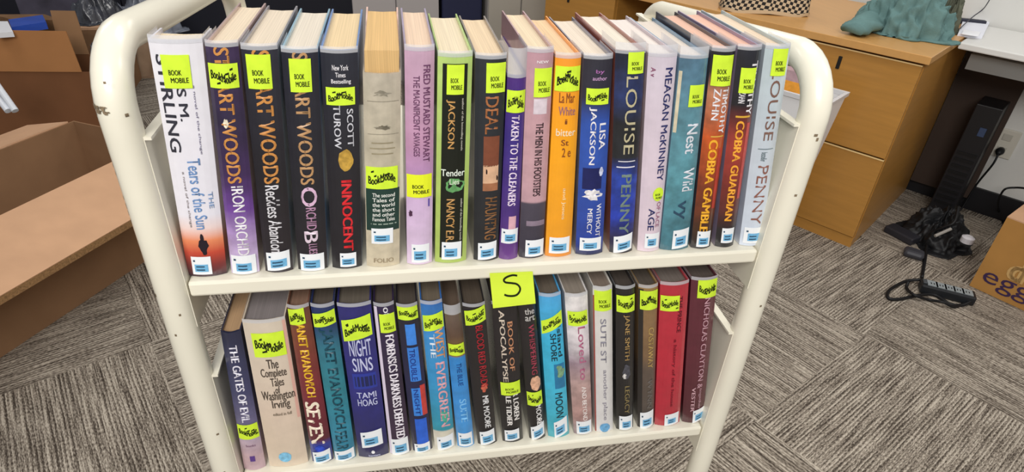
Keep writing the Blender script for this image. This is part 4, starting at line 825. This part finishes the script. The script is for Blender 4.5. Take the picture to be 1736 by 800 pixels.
# taller box behind
bb = at_y(175, 200, 2.32); bx1 = bb.x; 
M2 = Matrix.Translation((bx1, 2.33, 0.0006)) @ Matrix.Rotation(math.radians(178), 4, 'Z'); H2 = 0.335
o2 = M2 @ Vector((0.35, -0.13, 0))
cb2 = empty('cardboard_box', o2, 'tall brown carton with upright flaps standing behind the open carton', 'box')
mb = MB(); KD = mat('7d5438', 0.85, 0.15, noise=0.08, nscale=7, key='card')  # body brown darkened for the shade on the carton
for a, b_ in (((0, -0.005, 0), (0.75, 0, H2)), ((0, -0.26, 0), (0.75, -0.255, H2)), ((0, -0.255, 0), (0.005, -0.005, H2)), ((0.745, -0.255, 0), (0.75, -0.005, H2)), ((0.005, -0.255, 0), (0.745, -0.005, 0.005))): mb.box(a, b_, KD, M2)
mb.build('carton_body', cb2, o2)
flap('flap', cb2, o2, M2, (0.03, 0.0, H2+0.001), (0.75, 0.0, H2+0.001), (0.055, -0.03, H2+0.165), (0.74, -0.03, H2+0.165), 0.005, mat('a9764a', 0.85, 0.15, noise=0.06, nscale=8, key='card'))  # paler card paints this leaning flap as catching the light
flap('flap', cb2, o2, M2, (0.105, -0.26, H2+0.001), (0.225, -0.26, H2+0.001), (0.115, -0.275, H2+0.19), (0.215, -0.275, H2+0.19), 0.005, mat('a07a58', 0.85, 0.15, noise=0.06, nscale=8, key='card'))

# things lying in the tall carton: blue folder, white papers, prop them on a filler board
zf_ = 0.505
fp = [at_z(u, v, zf_) for u, v in ((19, 46), (78, 37), (72, 25), (14, 33))]
mb = MB(); mb.prism([p-Vector((0, 0, 0.03)) for p in fp], (0, 0, 0.03), mat('2a4fb0', 0.4, coat=0.2, noise=0.15, nscale=12)); bf = mb.build('blue_folder', None, sum(fp, Vector())/4); tag(bf, 'blue plastic folder lying on top of the tall carton', 'folder')
wp = [at_z(u, v, zf_) for u, v in ((-6, 56), (22, 54), (13, 36), (-12, 36))]
mb = MB(); mb.prism([p-Vector((0, 0, 0.02)) for p in wp], (0, 0, 0.02), mat('e6e6ea', 0.6)); tag(mb.build('paper_stack', None, sum(wp, Vector())/4), 'white papers beside the blue folder on the tall carton', 'papers')
fb = [at_z(u, v, zf_-0.032) for u, v in ((-12, 49), (80, 47), (76, 24), (-14, 24))]; zb = zf_-0.033
fb = [Vector((p.x, max(p.y, 2.66), 0.0006)) for p in fb]
mb = MB(); mb.prism(fb, (0, 0, zb), mat('7a5a3c', 0.85, noise=0.2, nscale=20)); tag(mb.build('cardboard_box', None, sum(fb, Vector())/4), 'brown carton under the blue folder, behind the tall carton', 'box')
# white tubes poking out
for i, (ua, va, ub, vb) in enumerate(((-8, 140, 26, 188), (-14, 152, 14, 188))):
    p0, p1 = at_y(ua, va, 2.02), at_y(ub, vb, 1.95)
    mb = MB(); mb.tube([p0, p1], 0.012, mat('dfe3ea', 0.4), 12)
    tag(mb.build('white_strip', None, p1), ['upper white plastic strip leaning between the two cartons at the left edge', 'lower white plastic strip leaning between the two cartons at the left edge'][i], 'plastic strip', 'white strips at the left edge')

# ------------------------------------------------------------------ dim things further back
DESK_SHADE = mat('1d1e26', 0.6, 0.3, noise=0.25, nscale=3)
# two-door cabinets; the black one is put in for shade under the desks
def cab(name, x0, x1, y, h, d, m, label, cat, door, rot=0.0, edge=None, knob='8a8a8a'):
    o = empty(name, ((x0+x1)/2, y+d/2, 0), label, cat); oo = Vector(((x0+x1)/2, y+d/2, 0))
    mb = MB(); mb.box((x0, y+0.02, 0.0006), (x1, y+d, h), m); mb.build('cabinet_body', o, oo, bevel=0.004)
    n = 2; wd_ = (x1-x0)/n
    for i in range(n):
        mb = MB(); mb.box((x0+wd_*i+0.003, y, 0.03), (x0+wd_*(i+1)-0.003, y+0.019, h-0.02), door); q = mb.build('door', o, oo, bevel=0.003)
        mb = MB(); kx = x0+wd_*(i+1)-0.05 if i == 0 else x0+wd_*i+0.05; mb.box((kx-0.006, y-0.02, h-0.24), (kx+0.006, y, h-0.14), mat(knob, 0.4, metal=0.4)); mb.build('handle', q, oo, bevel=0.003)
    if edge:
        mb = MB(); mb.box((x1, y-0.004, 0.0006), (x1+0.035, y+d, h), edge); mb.build('side_panel', o, oo, bevel=0.002)
    return o
cab('storage_cabinet', -3.3, -0.36, 4.0, 0.95, 0.5, DESK_SHADE, 'low black cabinet shape put in for the shade under desks on the left', 'cabinet', mat('20212b', 0.5, 0.35, noise=0.2, nscale=2))
GREY = mat('a9a49e', 0.5, 0.35, noise=0.04, nscale=5)
cab('storage_cabinet', -0.32, 0.16, 3.1, 0.95, 0.45, mat('a8a2a0', 0.5), 'light grey metal cabinet straight behind the middle of the cart', 'cabinet', mat('aca6a4', 0.5, 0.35), knob='b8b4b0')
mb = MB(); tbo = Vector((0.29, 3.25, 0)); tote = empty('storage_tote', tbo, 'navy plastic tote standing between the two grey cabinets behind the cart', 'tote')
mb.box((0.175, 3.1, 0.0006), (0.405, 3.4, 0.62), mat('1c2140', 0.5, noise=0.1, nscale=5)); mb.build('tote_body', tote, tbo, bevel=0.01)
mb = MB(); mb.box((0.168, 3.093, 0.62), (0.412, 3.407, 0.64), mat('242a50', 0.5)); mb.build('lid', tote, tbo, bevel=0.004)
cab('storage_cabinet', 0.425, 0.80, 3.0, 0.95, 0.45, GREY, 'grey beige metal cabinet with a white side panel behind the cart', 'cabinet', mat('a39d92', 0.5, 0.35), edge=mat('e4e0d8', 0.5), knob='b8b4b0')

# brown box with a plastic wrapped bundle, and a sack behind the left handle
b3 = at_z(150, 60, 0.36); M3 = Matrix.Translation((b3.x, b3.y+0.14, 0.0006)) @ Matrix.Rotation(0.1, 4, 'Z'); o3 = M3 @ Vector((0, 0.15, 0))
cb3 = empty('cardboard_box', o3, 'low brown carton behind the tall carton, under a dark wrapped bundle', 'box')
mb = MB(); mb.box((-0.16, 0, 0), (0.05, 0.3, 0.36), KR3, M3); mb.build('carton_body', cb3, o3)
mb = MB(); mb.box((-0.16, -0.001, 0.35), (0.05, 0.301, 0.362), KR2, M3); mb.build('lid_edge', cb3, o3)
PB = mat('3a3c44', 0.22, 0.7, noise=0.5, nscale=18, bump=0.6, bscale=30)
pbc = Vector((b3.x-0.05, b3.y+0.29, 0.3635)); tag(heap('plastic_bundle', pbc, 0.14, 0.12, 0.1, 0.13, PB, 21, 0.8), 'shiny dark plastic wrapped bundle on the low carton at upper left', 'bundle')
sk_ = at_z(246, 138, 0.0); sk_ = Vector((sk_.x, sk_.y+0.25, 0.0006))
tag(heap('paper_sack', sk_, 0.22, 0.20, 0.3, 0.20, mat('9a8068', 0.8, 0.2, noise=0.15, nscale=9, bump=0.4, bscale=25), 31, 0.5), 'crumpled brown paper sack on the floor behind the left handle', 'sack')
pg = Vector((sk_.x-0.02, sk_.y+0.05, 0.205)); tag(heap('plastic_bag', pg, 0.20, 0.17, 0.5, 0.17, mat('7f8490', 0.22, 0.7, noise=0.4, nscale=14, bump=0.5, bscale=22), 33, 0.8), 'grey plastic bag on top of the crumpled brown sack', 'bag')
mp_ = at_z(66, 14, 0.42)+Vector((0, 0.12, 0))
mb = MB(); mb.box((mp_.x-0.16, mp_.y, 0.0006), (mp_.x+0.16, mp_.y+0.2, 0.47), mat('4c4856', 0.6, noise=0.5, nscale=6)); tag(mb.build('storage_box', None, (mp_.x, mp_.y+0.1, 0), bevel=0.006), 'muted purple grey box behind the blue folder at upper left', 'box')

pk = Vector((-1.525, 2.77, 0.0006)); tag(heap('plastic_bag', pk, 0.10, 0.09, 0.2, 0.26, mat('5a5f6a', 0.22, 0.7, noise=0.5, nscale=16, bump=0.5, bscale=22), 37, 0.6, fine=0.03), 'dark grey plastic bag standing between the tall carton and the left handle', 'bag')
